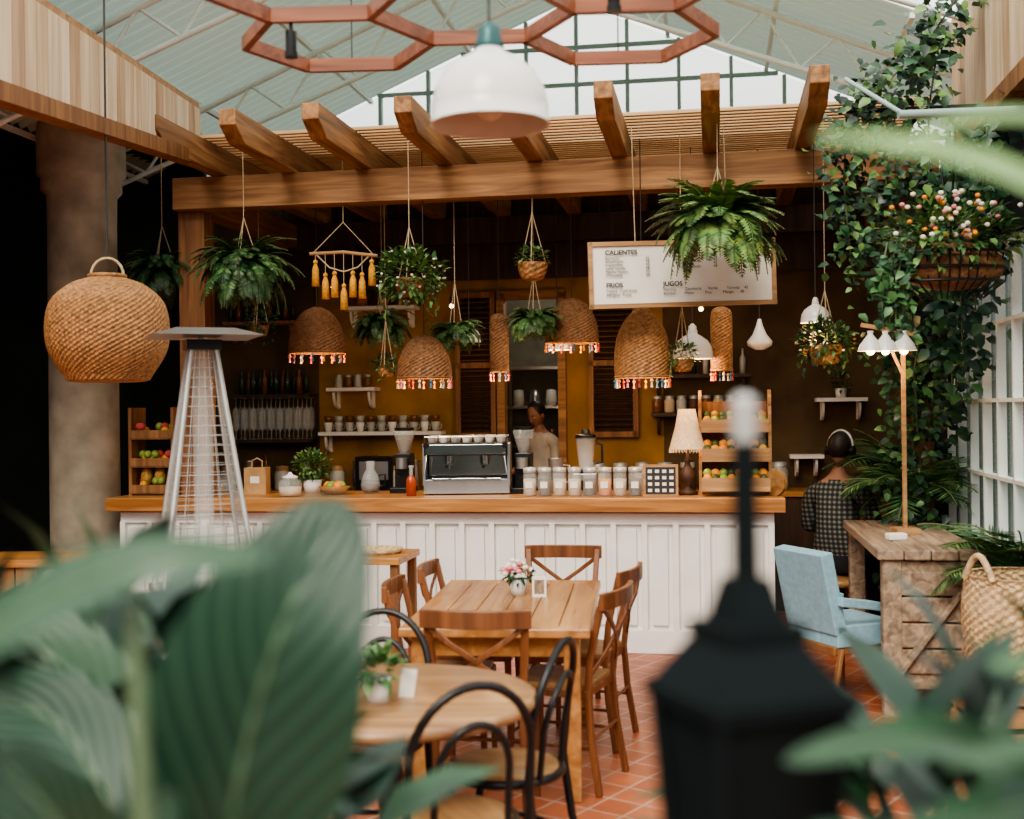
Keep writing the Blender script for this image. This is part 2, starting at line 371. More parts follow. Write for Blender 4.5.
def truss(v):
    w = MB("roof_truss")
    for sgn, ue in ((-1, -3.3), (1, 3.9)):
        w.cyl((0.5, v, AP[1]-0.05), (ue, v, roofz(ue)-0.05), 0.026, 'truss')
        w.cyl((0.5, v, AP[1]-0.5), (ue, v, roofz(ue)-0.33), 0.022, 'truss')
        n = 6
        for i in range(n):
            ua = 0.5+(ue-0.5)*i/n; ub = 0.5+(ue-0.5)*(i+0.5)/n; uc = 0.5+(ue-0.5)*(i+1)/n
            za = roofz(ua)-0.05; zb = roofz(ub)-0.05-0.45+0.17*(i+0.5)/n; zc = roofz(uc)-0.05
            w.cyl((ua, v, za), (ub, v, zb), 0.013, 'truss'); w.cyl((ub, v, zb), (uc, v, zc), 0.013, 'truss')
    w.done(BL, YAW)
truss(-0.6); truss(1.4)
w = MB("concrete_column")
w.lathe([(0.30,0),(0.30,0.15),(0.27,0.2),(0.265,3.2),(0.27,3.42),(0.31,3.46),(0.31,3.56),(0.34,3.58),(0.34,4.0)], 'concrete', seg=36)
w.done((-3.42, 9.6, 0))
w = MB("planter_box_wood")
for i in range(9): w.box((-0.6+i*0.15, 0, 0.35), (0.14, 0.05, 0.7), 'postw')
w.box((0, 0.2, 0.71), (1.4, 0.5, 0.05), 'ctop'); w.box((0, 0.4, 0.35), (1.3, 0.04, 0.68), 'postw')
w.done((-3.35, 7.9, 0))

# ------------------------------------------------------------------ pergola
w = MB("pergola")
w.box((0.6, 0, 3.265), (5.3, 0.16, 0.23), 'beam'); w.box((0.5, 2.25, 3.265), (5.5, 0.14, 0.23), 'darkwood')
w.box((-1.99, 1.15, 3.27), (0.14, 2.2, 0.2), 'rafter'); w.box((3.12, 1.15, 3.27), (0.14, 2.2, 0.2), 'rafter')
for u in (-1.70, -1.17, -0.62, -0.03, 0.60, 1.18, 1.79, 2.39):
    v0 = -1.13-0.06*(u+1.7)
    prof = [(v0, 3.57), (v0, 3.47), (v0+0.16, 3.38), (2.35, 3.38), (2.35, 3.57)]
    vs = [(u-0.055, a, b) for a, b in prof]+[(u+0.055, a, b) for a, b in prof]
    w.add(vs, [(0,1,2,3,4),(9,8,7,6,5)]+[(i, i+5, (i+1) % 5+5, (i+1) % 5) for i in range(5)], 'rafter')
v = -0.40
while v < 2.34:
    w.box((0.55, v, 3.585), (5.2, 0.040, 0.026), 'slat'); v += 0.085 if v < 0.2 else 0.066
w.box((-1.95, 0.1, 2.11), (0.2, 0.18, 2.08), 'postw')
w.box((3.12, 0.1, 1.57), (0.18, 0.18, 3.14), 'postw')
w.done(BL, YAW, bevel=0.006)

# ------------------------------------------------------------------ bar counter
w = MB("bar_counter")
w.box((-0.18, 0.33, 1.02), (4.86, 0.78, 0.095), 'ctop')
w.box((-0.18, 0.36, 0.485), (4.72, 0.6, 0.97), 'white_paint')
w.box((-0.18, 0.045, 0.92), (4.72, 0.03, 0.08), 'white_paint'); w.box((-0.18, 0.04, 0.08), (4.72, 0.04, 0.16), 'white_paint')
n = 22
for i in range(n+1):
    u = -2.52+i*4.68/n
    w.box((u, 0.040, 0.52), (0.040, 0.04, 0.74), 'white_paint')
    if i < n: w.box((u+0.106, 0.05, 0.52), (0.105, 0.03, 0.66), 'white_paint')
w.done(BL, YAW, bevel=0.004)
w = MB("back_bench"); w.box((-1.4, 2.1, 0.47), (2.8, 0.5, 0.94), 'darkwood'); w.box((-1.4, 2.1, 0.96), (2.84, 0.54, 0.04), 'ctop')
w.box((1.6, 2.1, 0.47), (2.0, 0.5, 0.94), 'darkwood'); w.box((1.6, 2.1, 0.96), (2.04, 0.54, 0.04), 'ctop')
w.done(BL, YAW)
w = MB("door_kitchen_trim")
for u in (-0.09, 0.46): w.box((u, 2.37, 1.36), (0.07, 0.06, 2.72), 'beam')
w.box((0.185, 2.37, 2.70), (0.62, 0.06, 0.08), 'beam'); w.done(BL, YAW)
for (a, b) in ((-0.50, -0.14), (0.70, 1.13)):
    w = MB("louvered_shutter"); c = (a+b)/2; wd = b-a
    for u in (a+0.02, b-0.02): w.box((u, 2.36, 2.08), (0.045, 0.05, 1.3), 'postw')
    for z in (1.45, 2.08, 2.71): w.box((c, 2.36, z), (wd, 0.05, 0.05), 'postw')
    for i in range(26):
        w.box((c, 2.365, 1.49+i*0.047), (wd-0.08, 0.045, 0.012), 'darkwood', (rad(40), 0, 0))
    w.done(BL, YAW)
def shelf(u0, u1, z, k, depth=0.2, name="bracket_shelf"):
    w = MB(name); c = (u0+u1)/2
    w.box((c, 2.4-depth/2, z), (u1-u0, depth, 0.032), k)
    for u in (u0+0.06, u1-0.06):
        w.box((u, 2.385, z-0.09), (0.03, 0.025, 0.16), k)
        pts = [(u, 2.38-0.14*math.sin(t), z-0.165+0.14*(1-math.cos(t))) for t in [i*math.pi/2/6 for i in range(7)]]
        w.beam(pts, 0.025, 0.02, k, up=(1,0,0))
    w.done(BL, YAW)
shelf(-1.67, -1.22, 1.88, 'white_paint'); shelf(-1.75, -0.61, 1.48, 'white_paint'); shelf(-1.5, -0.84, 2.61, 'white_paint')
shelf(-2.65, -1.95, 2.5, 'postw'); shelf(2.64, 3.06, 1.73, 'white_paint'); shelf(2.42, 2.7, 1.25, 'white_paint'); shelf(1.25, 2.1, 1.62, 'darkwood'); shelf(1.25, 2.1, 1.95, 'darkwood')

def bottle(w, x, y, z, k, s=1.0):
    w.lathe([(0, 0), (0.033*s, 0), (0.035*s, 0.16*s), (0.028*s, 0.19*s), (0.013*s, 0.22*s), (0.012*s, 0.28*s), (0.015*s, 0.285*s), (0, 0.29*s)], k, (x, y, z), seg=10)
def jar(w, x, y, z, k, s=1.0, lid='alu'):
    w.lathe([(0, 0), (0.04*s, 0), (0.045*s, 0.01*s), (0.045*s, 0.10*s), (0.036*s, 0.12*s)], k, (x, y, z), seg=12); w.lathe([(0.038*s, 0.12*s), (0.038*s, 0.145*s), (0, 0.15*s)], lid, (x, y, z), seg=12)
w = MB("cup_row")
for i in range(11):
    u = -1.68+i*0.1
    w.lathe([(0, 0), (0.025, 0), (0.035, 0.045), (0.04, 0.085), (0.036, 0.085), (0.025, 0.01)], 'cup' if i % 3 else 'white_paint', (u, 2.29, 1.497), seg=12)
    w.lathe([(0, 0), (0.025, 0), (0.035, 0.045), (0.04, 0.075), (0.036, 0.075), (0.025, 0.01)], 'cup' if i % 2 else 'btl2', (u, 2.29, 1.565), seg=12)
    w.tube([(u+0.036, 2.29, 1.56), (u+0.055, 2.29, 1.555), (u+0.052, 2.29, 1.525), (u+0.03, 2.29, 1.515)], 0.005, 'cup', seg=5)
w.done(BL, YAW)
w = MB("bottle_row")
for i in range(12): bottle(w, -2.5+i*0.055, 2.27+0.04*(i % 2), 1.845, ('btl', 'btl2', 'btl')[i % 3], 0.8)
for i in range(9): bottle(w, -2.6+i*0.075, 2.28, 2.516, ('btl', 'btl2')[i % 2], 0.7)
for i in range(8): jar(w, 1.3+i*0.105, 2.3, 1.636, ('btl2', 'flour', 'cup', 'beans')[i % 4], 1.0)
for i in range(8): bottle(w, 1.3+i*0.105, 2.3, 1.966, ('btl', 'cup', 'btl2')[i % 3], 0.75)
for i in range(4): jar(w, -1.58+i*0.09, 2.3, 1.897, ('cup', 'btl2')[i % 2], 0.8)
w.done(BL, YAW)
w = MB("bench_clutter")
for i in range(15):
    u = -2.7+i*0.17
    if i % 3 == 0: bottle(w, u, 2.05, 0.98, 'btl2', 1.1)
    elif i % 3 == 1: jar(w, u, 2.0, 0.98, 'cup', 1.5, 'cratew')
    else: w.lathe([(0, 0), (0.05, 0), (0.06, 0.12), (0.05, 0.22), (0.055, 0.26)], 'steel', (u, 2.1, 0.98), seg=14)
for i in range(9): jar(w, 0.8+i*0.19, 2.05, 0.98, ('flour', 'beans', 'cup')[i % 3], 1.6)
w.box((-1.15, 2.05, 1.13), (0.34, 0.26, 0.3), 'black'); w.box((-1.15, 1.915, 1.16), (0.26, 0.01, 0.16), 'steel')
w.done(BL, YAW)
w = MB("wine_glass_rack")
w.box((-2.2, 2.28, 1.83), (0.76, 0.24, 0.03), 'darkwood'); w.box((-2.2, 2.28, 1.42), (0.76, 0.24, 0.03), 'darkwood')
for r_ in range(2):
    for i in range(9):
        u = -2.54+i*0.085; y = 2.22+0.12*r_
        w.lathe([(0.032, 0), (0.03, -0.006), (0.004, -0.01), (0.004, -0.08), (0.03, -0.11), (0.036, -0.15), (0.029, -0.2)], 'glass', (u, y, 1.815), seg=12)
        w.lathe([(0.03, 0), (0.004, 0.006), (0.004, 0.07), (0.03, 0.1), (0.034, 0.14), (0.027, 0.18)], 'glass', (u, y, 1.436), seg=12)
for u in (-2.57, -1.83): w.box((u, 2.37, 1.62), (0.025, 0.03, 0.42), 'darkwood')
w.done(BL, YAW)

# ------------------------------------------------------------------ counter items
ZT = 1.068
w = MB("produce_shelf")
for x in (-0.17, 0.17): w.box((x, 0, 0.33), (0.025, 0.24, 0.66), 'postw')
for z in (0.02, 0.22, 0.43):
    w.box((0, 0, z), (0.34, 0.24, 0.02), 'postw'); w.box((0, -0.12, z+0.03), (0.34, 0.015, 0.06), 'postw')
for z in (0.03, 0.23, 0.44):
    for i in range(12):
        w.ball((-0.13+R.random()*0.26, -0.07+R.random()*0.14, z+0.045+0.03*(i % 2)), 0.032, ('orange', 'red', 'yellow', 'apple')[(i+int(z*10)) % 4], seg=10, rings=6)
for x in (-0.08, 0.03):
    w.ball((x, -0.03, 0.14), (0.045, 0.045, 0.075), 'pine', seg=12, rings=8)
    for i in range(10):
        a = i*0.63; w.leaf((x, -0.03, 0.2), (math.cos(a)*0.5, math.sin(a)*0.5, 1), 0.07, 0.015, 'g2')
w.done(W(-2.38, 0.33, ZT), YAW)
w = MB("paper_bag"); w.box((0, 0, 0.1), (0.17, 0.1, 0.2), 'kraft')
w.tube([(-0.04, 0, 0.2), (-0.04, 0, 0.25), (0, 0, 0.27), (0.04, 0, 0.25), (0.04, 0, 0.2)], 0.006, 'kraft', seg=6)
w.box((0, -0.051, 0.11), (0.07, 0.002, 0.05), 'paper'); w.done(W(-1.6, 0.35, ZT), YAW, bevel=0.004)

def blob(w, c, r, n, L, ks, hollow=0.55, droop=0.3, updir=0.25, wl=0.55):
    for i in range(n):
        while True:
            d = Vector((R.uniform(-1,1), R.uniform(-1,1), R.uniform(-1,1)))
            if 0.1 < d.length <= 1: break
        d.normalize(); q = R.uniform(hollow, 1.0)
        p = Vector(c)+Vector((d.x*r[0], d.y*r[1], d.z*r[2]))*q
        dd = d+Vector((R.uniform(-.6,.6), R.uniform(-.6,.6), R.uniform(-.6,.6)+updir))
        l = L*R.uniform(0.7, 1.3); w.leaf(p, dd, l, l*wl, R.choice(ks), up=(R.uniform(-.4,.4), R.uniform(-.4,.4), 1), droop=droop)
def frond(w, p, az, el, L, ks, n=20, ll=0.07, droop=1.6, wl=0.22, stem='stem', sr=0.003):
    p = Vector(p); pts = [p.copy()]; e = el; st = L/n; dirs = []
    for i in range(n):
        d = Vector((math.cos(az)*math.cos(e), math.sin(az)*math.cos(e), math.sin(e)))
        dirs.append(d); p = p+d*st; pts.append(p.copy()); e -= droop/n; e = max(e, -1.45)
    w.tube(pts[::2], sr, stem, seg=4)
    for i in range(1, n):
        t = i/n; l = ll*(math.sin(math.pi*min(1, t*0.85+0.15))**0.7)+0.005; d = dirs[i]
        side = d.cross(Vector((0,0,1)))
        if side.length < 0.05: side = Vector((-math.sin(az), math.cos(az), 0))
        side.normalize(); nn = side.cross(d)
        k = R.choice(ks)
        for sg in (-1, 1):
            dd = (side*sg+d*0.55-nn*0.15+Vector((R.uniform(-.12,.12),)*3)).normalized()
            wv = d*l*wl*0.5; a = pts[i]
            w.add([a, a+dd*l*0.4+wv, a+dd*l, a+dd*l*0.4-wv], [(0,1,2,3)], k)
def hanger(w, ztop, r=0.1, zk=None, k='rope', zb=0.0, n=3):
    zk = zk if zk is not None else min(0.35, ztop*0.6)
    for i in range(n):
        a = i*2*math.pi/n+0.4; w.tube([(r*math.cos(a), r*math.sin(a), zb), (0, 0, zk)], 0.004, k, seg=5)
    if ztop > zk: w.tube([(0, 0, zk), (0, 0, ztop)], 0.0035, k, seg=5)
def fern(name, loc, r, nf, ztop, ks=('g1','g2','g2','g3'), pot=0.11, ll=0.07, dr=(1.5,2.6), wl=0.3):
    w = MB(name)
    w.wick([(0.0, -pot*1.1), (pot*0.6, -pot*1.05), (pot*0.95, -pot*0.4), (pot, 0.0), (pot*0.9, 0.0)], 'wickd', seg=28, w=0.003)
    w.lathe([(0, -0.02), (pot*0.92, -0.02)], 'soil', seg=16)
    hanger(w, ztop-loc[2], pot)
    for i in range(nf):
        az = i*2.399; el = R.uniform(-0.1, 1.4)
        frond(w, (0.03*math.cos(az), 0.03*math.sin(az), 0), az, el, r*R.uniform(0.95, 1.45), ks, n=24, ll=ll*R.uniform(0.8,1.1), droop=R.uniform(*dr), wl=wl)
    return w.done(loc)
def hangpot(name, loc, r, n, L, ztop, ks=('g1','g2','g3'), pot=0.1, trail=6, sz=0.75, fl=None, nfl=40):
    w = MB(name)
    w.wick([(0.0, -pot*1.2), (pot*0.7, -pot*1.1), (pot, -pot*0.4), (pot*1.05, 0.0), (pot*0.95, 0)], 'wick', seg=28, w=0.003)
    w.lathe([(0, -0.02), (pot*0.95, -0.02)], 'soil', seg=16)
    hanger(w, ztop-loc[2], pot)
    blob(w, (0, 0, 0.03), (r, r, r*sz), n, L, ks)
    if fl:
        for i in range(nfl):
            d = Vector((R.gauss(0,1), R.gauss(0,1), R.gauss(0,1))).normalized(); w.ball((d.x*r, d.y*r, 0.03+d.z*r*sz), (0.011,0.011,0.008), R.choice(fl), seg=6, rings=4)
    for i in range(trail):
        a = R.uniform(0, 6.28); q = r*R.uniform(0.5, 0.95); l = r*R.uniform(0.6, 1.3)
        for j in range(int(l/0.02)):
            w.leaf((q*math.cos(a)+R.uniform(-.02,.02), q*math.sin(a)+R.uniform(-.02,.02), -j*0.02), (R.uniform(-1,1), R.uniform(-1,1), -0.5), L*0.9, L*0.5, R.choice(ks))
    return w.done(loc)
w = MB("potted_shrub"); w.lathe([(0,0),(0.06,0),(0.075,0.1),(0.066,0.1),(0.06,0.02)], 'white_paint', seg=20); w.lathe([(0,0.09),(0.068,0.09)], 'soil', seg=16)
blob(w, (0, 0, 0.20), (0.145, 0.13, 0.12), 700, 0.032, ('g3','g3','g2')); w.done(W(-1.22, 0.5, ZT))
w = MB("glass_jar_large"); w.lathe([(0,0),(0.07,0),(0.085,0.03),(0.085,0.1),(0.06,0.125),(0.05,0.13)], 'glass', seg=24)
w.lathe([(0,0.13),(0.055,0.13),(0.058,0.145),(0.02,0.16),(0.012,0.175),(0,0.18)], 'enamel', seg=20); w.lathe([(0,0.005),(0.075,0.01),(0.08,0.07),(0,0.075)], 'flour', seg=20); w.done(W(-1.25, 0.1, ZT))
w = MB("red_bottle"); w.lathe([(0,0),(0.035,0),(0.037,0.1),(0.03,0.13),(0.014,0.15)], 'redliq', seg=16); w.lathe([(0.014,0.15),(0.014,0.2),(0.02,0.205),(0.02,0.22),(0,0.22)], 'glass', seg=12); w.done(W(-0.36, 0.15, ZT), 0)
w = MB("carafe"); w.lathe([(0,0),(0.06,0),(0.075,0.06),(0.06,0.13),(0.03,0.18),(0.035,0.24)], 'glass', seg=20); w.tube([(0.06,0,0.13),(0.11,0,0.14),(0.11,0,0.06),(0.072,0,0.05)], 0.008, 'black', seg=6); w.lathe([(0,0.005),(0.055,0.01),(0.07,0.06),(0,0.06)],'beans',seg=16); w.done(W(-0.75, 0.45, ZT))
w = MB("fruit_bowl"); w.lathe([(0,0),(0.06,0),(0.12,0.06),(0.115,0.06),(0.05,0.01)],'seatw',seg=24)
for i in range(7): w.ball((0.05*math.cos(i*1.05),0.05*math.sin(i*1.05),0.065),0.034,('apple','orange')[i%2],seg=10,rings=7)
w.done(W(-0.98,0.3,ZT))
w = MB("serving_cloche"); w.cyl((0,0,0),(0,0,0.015),0.11,'cratew',seg=28); w.lathe([(0.1,0.015),(0.1,0.06),(0.08,0.11),(0.03,0.14),(0,0.145)],'glass',seg=24); w.ball((0,0,0.155),0.013,'black'); w.ball((0,0,0.045),(0.07,0.07,0.03),'kraft'); w.done(W(-1.95,0.4,ZT))
# espresso machine
w = MB("espresso_machine")
w.box((0, 0.05, 0.06), (0.62, 0.42, 0.10), 'steel'); w.box((0, 0.12, 0.21), (0.60, 0.26, 0.22), 'black'); w.box((0, -0.015, 0.22), (0.56, 0.012, 0.17), 'chrome')
for x in (-0.305, 0.305): w.box((x, 0.04, 0.22), (0.02, 0.42, 0.3), 'steel')
w.box((0, 0.02, 0.33), (0.60, 0.46, 0.09), 'black'); w.box((0, -0.215, 0.33), (0.58, 0.015, 0.07), 'chrome')
w.box((0, -0.10, 0.115), (0.50, 0.16, 0.012), 'chrome')
for x in (-0.26, 0.26):
    for y in (-0.12, 0.22): w.cyl((x, y, 0), (x, y, 0.03), 0.02, 'black')
for x in (-0.13, 0.13):
    w.cyl((x, -0.12, 0.24), (x, -0.12, 0.30), 0.04, 'chrome'); w.cyl((x, -0.12, 0.215), (x, -0.12, 0.24), 0.036, 'chrome')
    w.tube([(x, -0.14, 0.228), (x, -0.22, 0.222), (x, -0.29, 0.21)], 0.012, 'black'); w.cyl((x, -0.12, 0.19), (x, -0.12, 0.215), 0.01, 'chrome')
for x in (-0.28, 0.28): w.tube([(x, -0.2, 0.32), (x, -0.25, 0.28), (x*1.05, -0.26, 0.15)], 0.006, 'chrome', seg=6); w.cyl((x, -0.22, 0.36), (x, -0.26, 0.36), 0.022, 'black')
w.tube([(-0.3,-0.2,0.38),(-0.3,-0.2,0.42),(0.3,-0.2,0.42),(0.3,-0.2,0.38)], 0.006, 'chrome', seg=6); w.tube([(-0.3,0.2,0.38),(-0.3,0.2,0.42),(0.3,0.2,0.42),(0.3,0.2,0.38)], 0.006, 'chrome', seg=6)
for i in range(7):
    for j in range(3):
        w.lathe([(0,0),(0.024,0),(0.034,0.05),(0.031,0.05),(0.022,0.005)], 'enamel' if (i+j) % 2 else 'cup', (-0.25+i*0.083, -0.12+j*0.12, 0.376), seg=12)
w.done(W(0.0, 0.42, ZT), YAW+rad(8), bevel=0.008)
def grinder(u, v):
    w = MB("coffee_grinder")
    w.box((0, 0, 0.02), (0.15, 0.26, 0.04), 'black'); w.box((0, 0.04, 0.16), (0.12, 0.14, 0.26), 'black')
    w.cyl((0, -0.06, 0.18), (0, -0.06, 0.26), 0.045, 'steel'); w.lathe([(0.035,0.29),(0.045,0.32),(0.08,0.44),(0.08,0.46),(0,0.47)], 'glass', (0,0.03,0), seg=20)
    w.lathe([(0,0.295),(0.035,0.3),(0.065,0.4),(0,0.4)], 'beans', (0,0.03,0), seg=16); w.tube([(0,-0.09,0.14),(0,-0.16,0.13)], 0.01, 'black'); w.cyl((0,0.03,0.465),(0,0.03,0.485),0.075,'black')
    w.done(W(u, v, ZT), YAW, bevel=0.006)
grinder(0.40, 0.5); grinder(-0.52, 0.55)
w = MB("blender")
w.box((0,0,0.07),(0.17,0.18,0.14),'steel'); w.box((0,-0.09,0.06),(0.1,0.01,0.07),'black'); w.cyl((0,0,0.14),(0,0,0.17),0.055,'black')
w.lathe([(0.05,0.17),(0.07,0.38),(0.078,0.40)],'glass',seg=20); w.lathe([(0,0.39),(0.075,0.39),(0.075,0.42),(0.03,0.43),(0.03,0.46),(0,0.46)],'black',seg=20)
w.tube([(0.07,0,0.36),(0.12,0,0.35),(0.12,0,0.22),(0.06,0,0.21)],0.01,'black'); w.done(W(0.86,0.52,ZT),YAW,bevel=0.006)
w = MB("water_jug"); w.lathe([(0,0),(0.05,0),(0.06,0.1),(0.05,0.2),(0.06,0.25)],'steel',seg=18); w.tube([(0.055,0,0.2),(0.1,0,0.2),(0.1,0,0.08),(0.058,0,0.07)],0.007,'steel'); w.done(W(0.64,0.5,ZT))
for i in range(8):
    w = MB("storage_jar"); fk = ('flour','beans','flour','flour','beans','orange','flour','beans')[i]
    w.lathe([(0,0),(0.044,0),(0.048,0.01),(0.048,0.15),(0.04,0.17)],'glass',seg=20)
    w.lathe([(0,0.006),(0.042,0.006),(0.044,0.12),(0,0.125)], fk, seg=16); w.lathe([(0.046,0.165),(0.048,0.17),(0.048,0.20),(0,0.205)],'alu',seg=20)
    w.box((0,-0.0485,0.08),(0.05,0.002,0.045),'paper'); w.done(W(0.50+i*0.106, 0.16, ZT), YAW)
w = MB("framed_tile_board")
w.box((0,0,0.11),(0.24,0.02,0.22),'cratew'); w.box((0,-0.011,0.11),(0.205,0.004,0.185),'chalk')
for i in range(4):
    for j in range(4): w.box((-0.073+i*0.049,-0.014,0.042+j*0.044),(0.028,0.003,0.022),'paper')
w.done(W(1.42,0.12,ZT),YAW)
w = MB("table_lamp")
w.lathe([(0,0),(0.07,0),(0.07,0.02),(0.03,0.04),(0.025,0.06),(0.055,0.10),(0.06,0.14),(0.03,0.19),(0.018,0.22),(0.03,0.24),(0.012,0.27),(0.01,0.34)],'darkwood',seg=24)
w.lathe([(0.125,0.32),(0.11,0.38),(0.085,0.47),(0.06,0.60),(0.058,0.6),(0.083,0.47),(0.107,0.38),(0.12,0.32)],'shade',seg=32); w.ball((0,0,0.42),0.03,'bulb')
for i in range(32):
    a=i*2*math.pi/32; w.tube([(0.124*math.cos(a),0.124*math.sin(a),0.325),(0.126*math.cos(a),0.126*math.sin(a),0.295)],0.003,'cush',seg=4)
w.done(W(1.60,0.3,ZT))
w = MB("produce_display")
for x in (-0.24,0.24):
    w.beam([(x,0.1,0),(x,0.1,0.35),(x,0.12,0.66)],0.022,0.14,'cratew',up=(0,1,0))
    w.cyl((x-0.011,0.1,0.66),(x+0.011,0.1,0.66),0.07,'cratew',seg=20)
w.box((0,0.17,0.35),(0.46,0.012,0.6),'postw')
for j,(z,y) in enumerate(((0.08,-0.06),(0.28,0.0),(0.48,0.06))):
    w.box((0,y,z),(0.46,0.22,0.015),'cratew',(rad(18),0,0)); w.box((0,y-0.11,z+0.0),(0.46,0.015,0.09),'cratew')
    for i in range(16):
        k=(('apple','avoc'),('orange','yellow'),('avoc','apple'))[j][i%2] if i%3 else ('orange','avoc','pine')[j]
        w.ball((-0.19+(i%8)*0.054,y-0.05+0.07*(i//8),z+0.035+0.035*(i//8)),(0.033,0.033,0.036),k,seg=10,rings=7)
w.cyl((0.26,-0.10,0.09),(0.28,-0.08,0.09),0.09,'seatw',seg=28)
w.done(W(1.93,0.28,ZT),YAW)

# ------------------------------------------------------------------ hanging lamps
PZ = 3.5
def bell(name, loc, r, h, k='wickd', pom=True, lit=True, top=PZ, shape=0):
    w = MB(name)
    if shape == 0: prof = [(r,0),(r*0.98,h*0.25),(r*0.86,h*0.55),(r*0.55,h*0.85),(r*0.15,h)]
    elif shape == 1: prof = [(r,0),(r*1.02,h*0.2),(r*0.95,h*0.5),(r*0.72,h*0.75),(r*0.3,h*0.95),(r*0.12,h)]
    else: prof = [(r,0),(r,h*0.5),(r*0.95,h*0.9),(r*0.3,h)]
    w.wick(prof, k, seg=96 if r > 0.1 else 44, w=0.0028, pitch=0.011)
    w.tube([(r*math.cos(a*math.pi/12), r*math.sin(a*math.pi/12), 0) for a in range(24)], 0.009, k, seg=5, closed=True)
    w.tube([(0,0,h*0.9),(0,0,top-loc[2])], 0.004, 'cord', seg=5)
    w.cyl((0,0,h*0.55),(0,0,h*0.95),0.02,'black'); w.ball((0,0,h*0.45),0.028,'bulb' if lit else 'enamel')
    if pom:
        n = max(8, int(r*80))
        for i in range(n):
            a = i*2*math.pi/n; k2 = ('red','cream','blue','orange','pink')[i % 5]
            w.tube([(r*math.cos(a), r*math.sin(a), 0),(r*math.cos(a), r*math.sin(a), -0.02)],0.002,'rope',seg=4)
            w.ball((r*math.cos(a), r*math.sin(a), -0.03), 0.012, k2, seg=7, rings=5)
            w.lathe([(0.004,-0.04),(0.010,-0.075)], k2, (r*math.cos(a), r*math.sin(a), 0), seg=6)
    return w.done(loc)
bell("wicker_pendant_lamp", (-1.455,9.0,2.125), 0.21, 0.34)
bell("wicker_pendant_lamp", (-0.61,8.4,1.91), 0.19, 0.30)
bell("wicker_pendant_lamp", (0.457,9.0,2.18), 0.20, 0.33)
bell("wicker_pendant_lamp", (0.884,8.1,1.89), 0.185, 0.47, 'wick', shape=1)
bell("wicker_tube_lamp", (-0.09,9.0,1.97), 0.07, 0.43, 'wickd', shape=2)
bell("wicker_tube_lamp", (1.49,8.5,1.94), 0.075, 0.45, 'wick', shape=2)
def enamel(loc, r, top=PZ, lit=True, neck='enamel'):
    w = MB("enamel_pendant_lamp")
    w.lathe([(r*1.03,-0.01*r),(r,0.0),(r*0.99,r*0.30),(r*0.93,r*0.60),(r*0.75,r*0.90),(r*0.45,r*1.12),(r*0.27,r*1.22),(r*0.22,r*1.30)],'enamel',seg=40)
    w.lathe([(r*1.03,-0.01*r),(r*0.97,0.0),(r*0.96,r*0.30),(r*0.9,r*0.58),(r*0.72,r*0.87),(r*0.42,r*1.08),(0,r*1.1)],'enamel_in',seg=40)
    w.lathe([(r*0.24,r*1.28),(r*0.25,r*1.36),(r*0.20,r*1.5),(r*0.20,r*1.62),(r*0.12,r*1.68),(0.012,r*1.75)],neck,seg=20)
    w.tube([(0,0,r*1.7),(0,0,top-loc[2])],0.004,'cord',seg=5); w.ball((0,0,r*0.35),r*0.28,'bulb' if lit else 'cush'); w.cyl((0,0,r*0.5),(0,0,r*1.1),r*0.14,'black')
    return w.done(loc)
enamel((1.98,7.8,2.22),0.095); enamel((1.27,8.4,2.02),0.14); enamel((-0.315,9.0,2.19),0.09); enamel((0.36,9.35,2.14),0.10)
enamel((-0.055,3.6,2.535),0.177,top=4.3,lit=False,neck='patina')
w = MB("fluted_glass_pendant"); w.lathe([(0.03,0),(0.085,0.03),(0.09,0.06),(0.05,0.11),(0.025,0.17),(0.012,0.22)],'enamel',seg=20); w.tube([(0,0,0.2),(0,0,PZ-2.08)],0.004,'cord',seg=5); w.done((1.76,8.5,2.08))
w = MB("woven_basket_pendant")
w.wick([(0.0,0),(0.19,0.0),(0.235,0.04),(0.31,0.17),(0.325,0.31),(0.295,0.44),(0.20,0.53),(0.10,0.57),(0.085,0.575)],'wick',seg=180,w=0.0032,pitch=0.0125)
w.tube([(0.095*math.cos(a*0.3142),0.095*math.sin(a*0.3142),0.58) for a in range(20)],0.012,'wick',seg=6,closed=True)
w.tube([(0.09*math.cos(a),0,0.58+0.10*math.sin(a)) for a in [i*math.pi/10 for i in range(11)]],0.008,'wickl',seg=6)
w.tube([(0,0,0.67),(0,0,4.2-1.845)],0.006,'cord',seg=6)
w.done((-2.217,6.6,1.86))
w = MB("tassel_hanging")
w.tube([(-0.24,0,0),(0,0.01,0.01),(0.24,0,-0.02)],0.013,'cratew',seg=8)
w.tube([(-0.22,0,0),(0,0,0.22),(0.22,0,-0.02)],0.004,'rope',seg=5); w.tube([(0,0,0.22),(0,0,PZ-2.82)],0.003,'rope',seg=5)
def tassel(x,z,l):
    w.tube([(x,0,0),(x,0,z)],0.003,'rope',seg=4); w.ball((x,0,z),0.018,'yellow',seg=8,rings=6)
    w.lathe([(0.010,z-0.01),(0.024,z-0.05),(0.028,z-l),(0,z-l)],'yellow',(x,0,0),seg=10)
for i,x in enumerate([-0.2,-0.13,-0.065,0,0.065,0.13,0.2]): tassel(x,-0.06-0.05*(i%2)-0.12*(1-abs(x)/0.2),0.17)
w.tube([(-0.2,0,0),(-0.1,0,-0.1),(0,0,-0.13),(0.1,0,-0.1),(0.2,0,0)],0.006,'rope',seg=5)
w.done((-1.18,8.5,2.80))
w = MB("bulb_string_cords")
for u,v,z in ((-1.2,1.0,2.75),(-0.3,1.3,2.6),(0.9,1.4,2.7),(1.7,1.0,2.5)):
    x,y,_=W(u,v); w.tube([(x,y,PZ),(x,y,z)],0.003,'cord',seg=5); w.cyl((x,y,z),(x,y,z-0.05),0.014,'black'); w.ball((x,y,z-0.075),0.018,'bulb')
w.done()

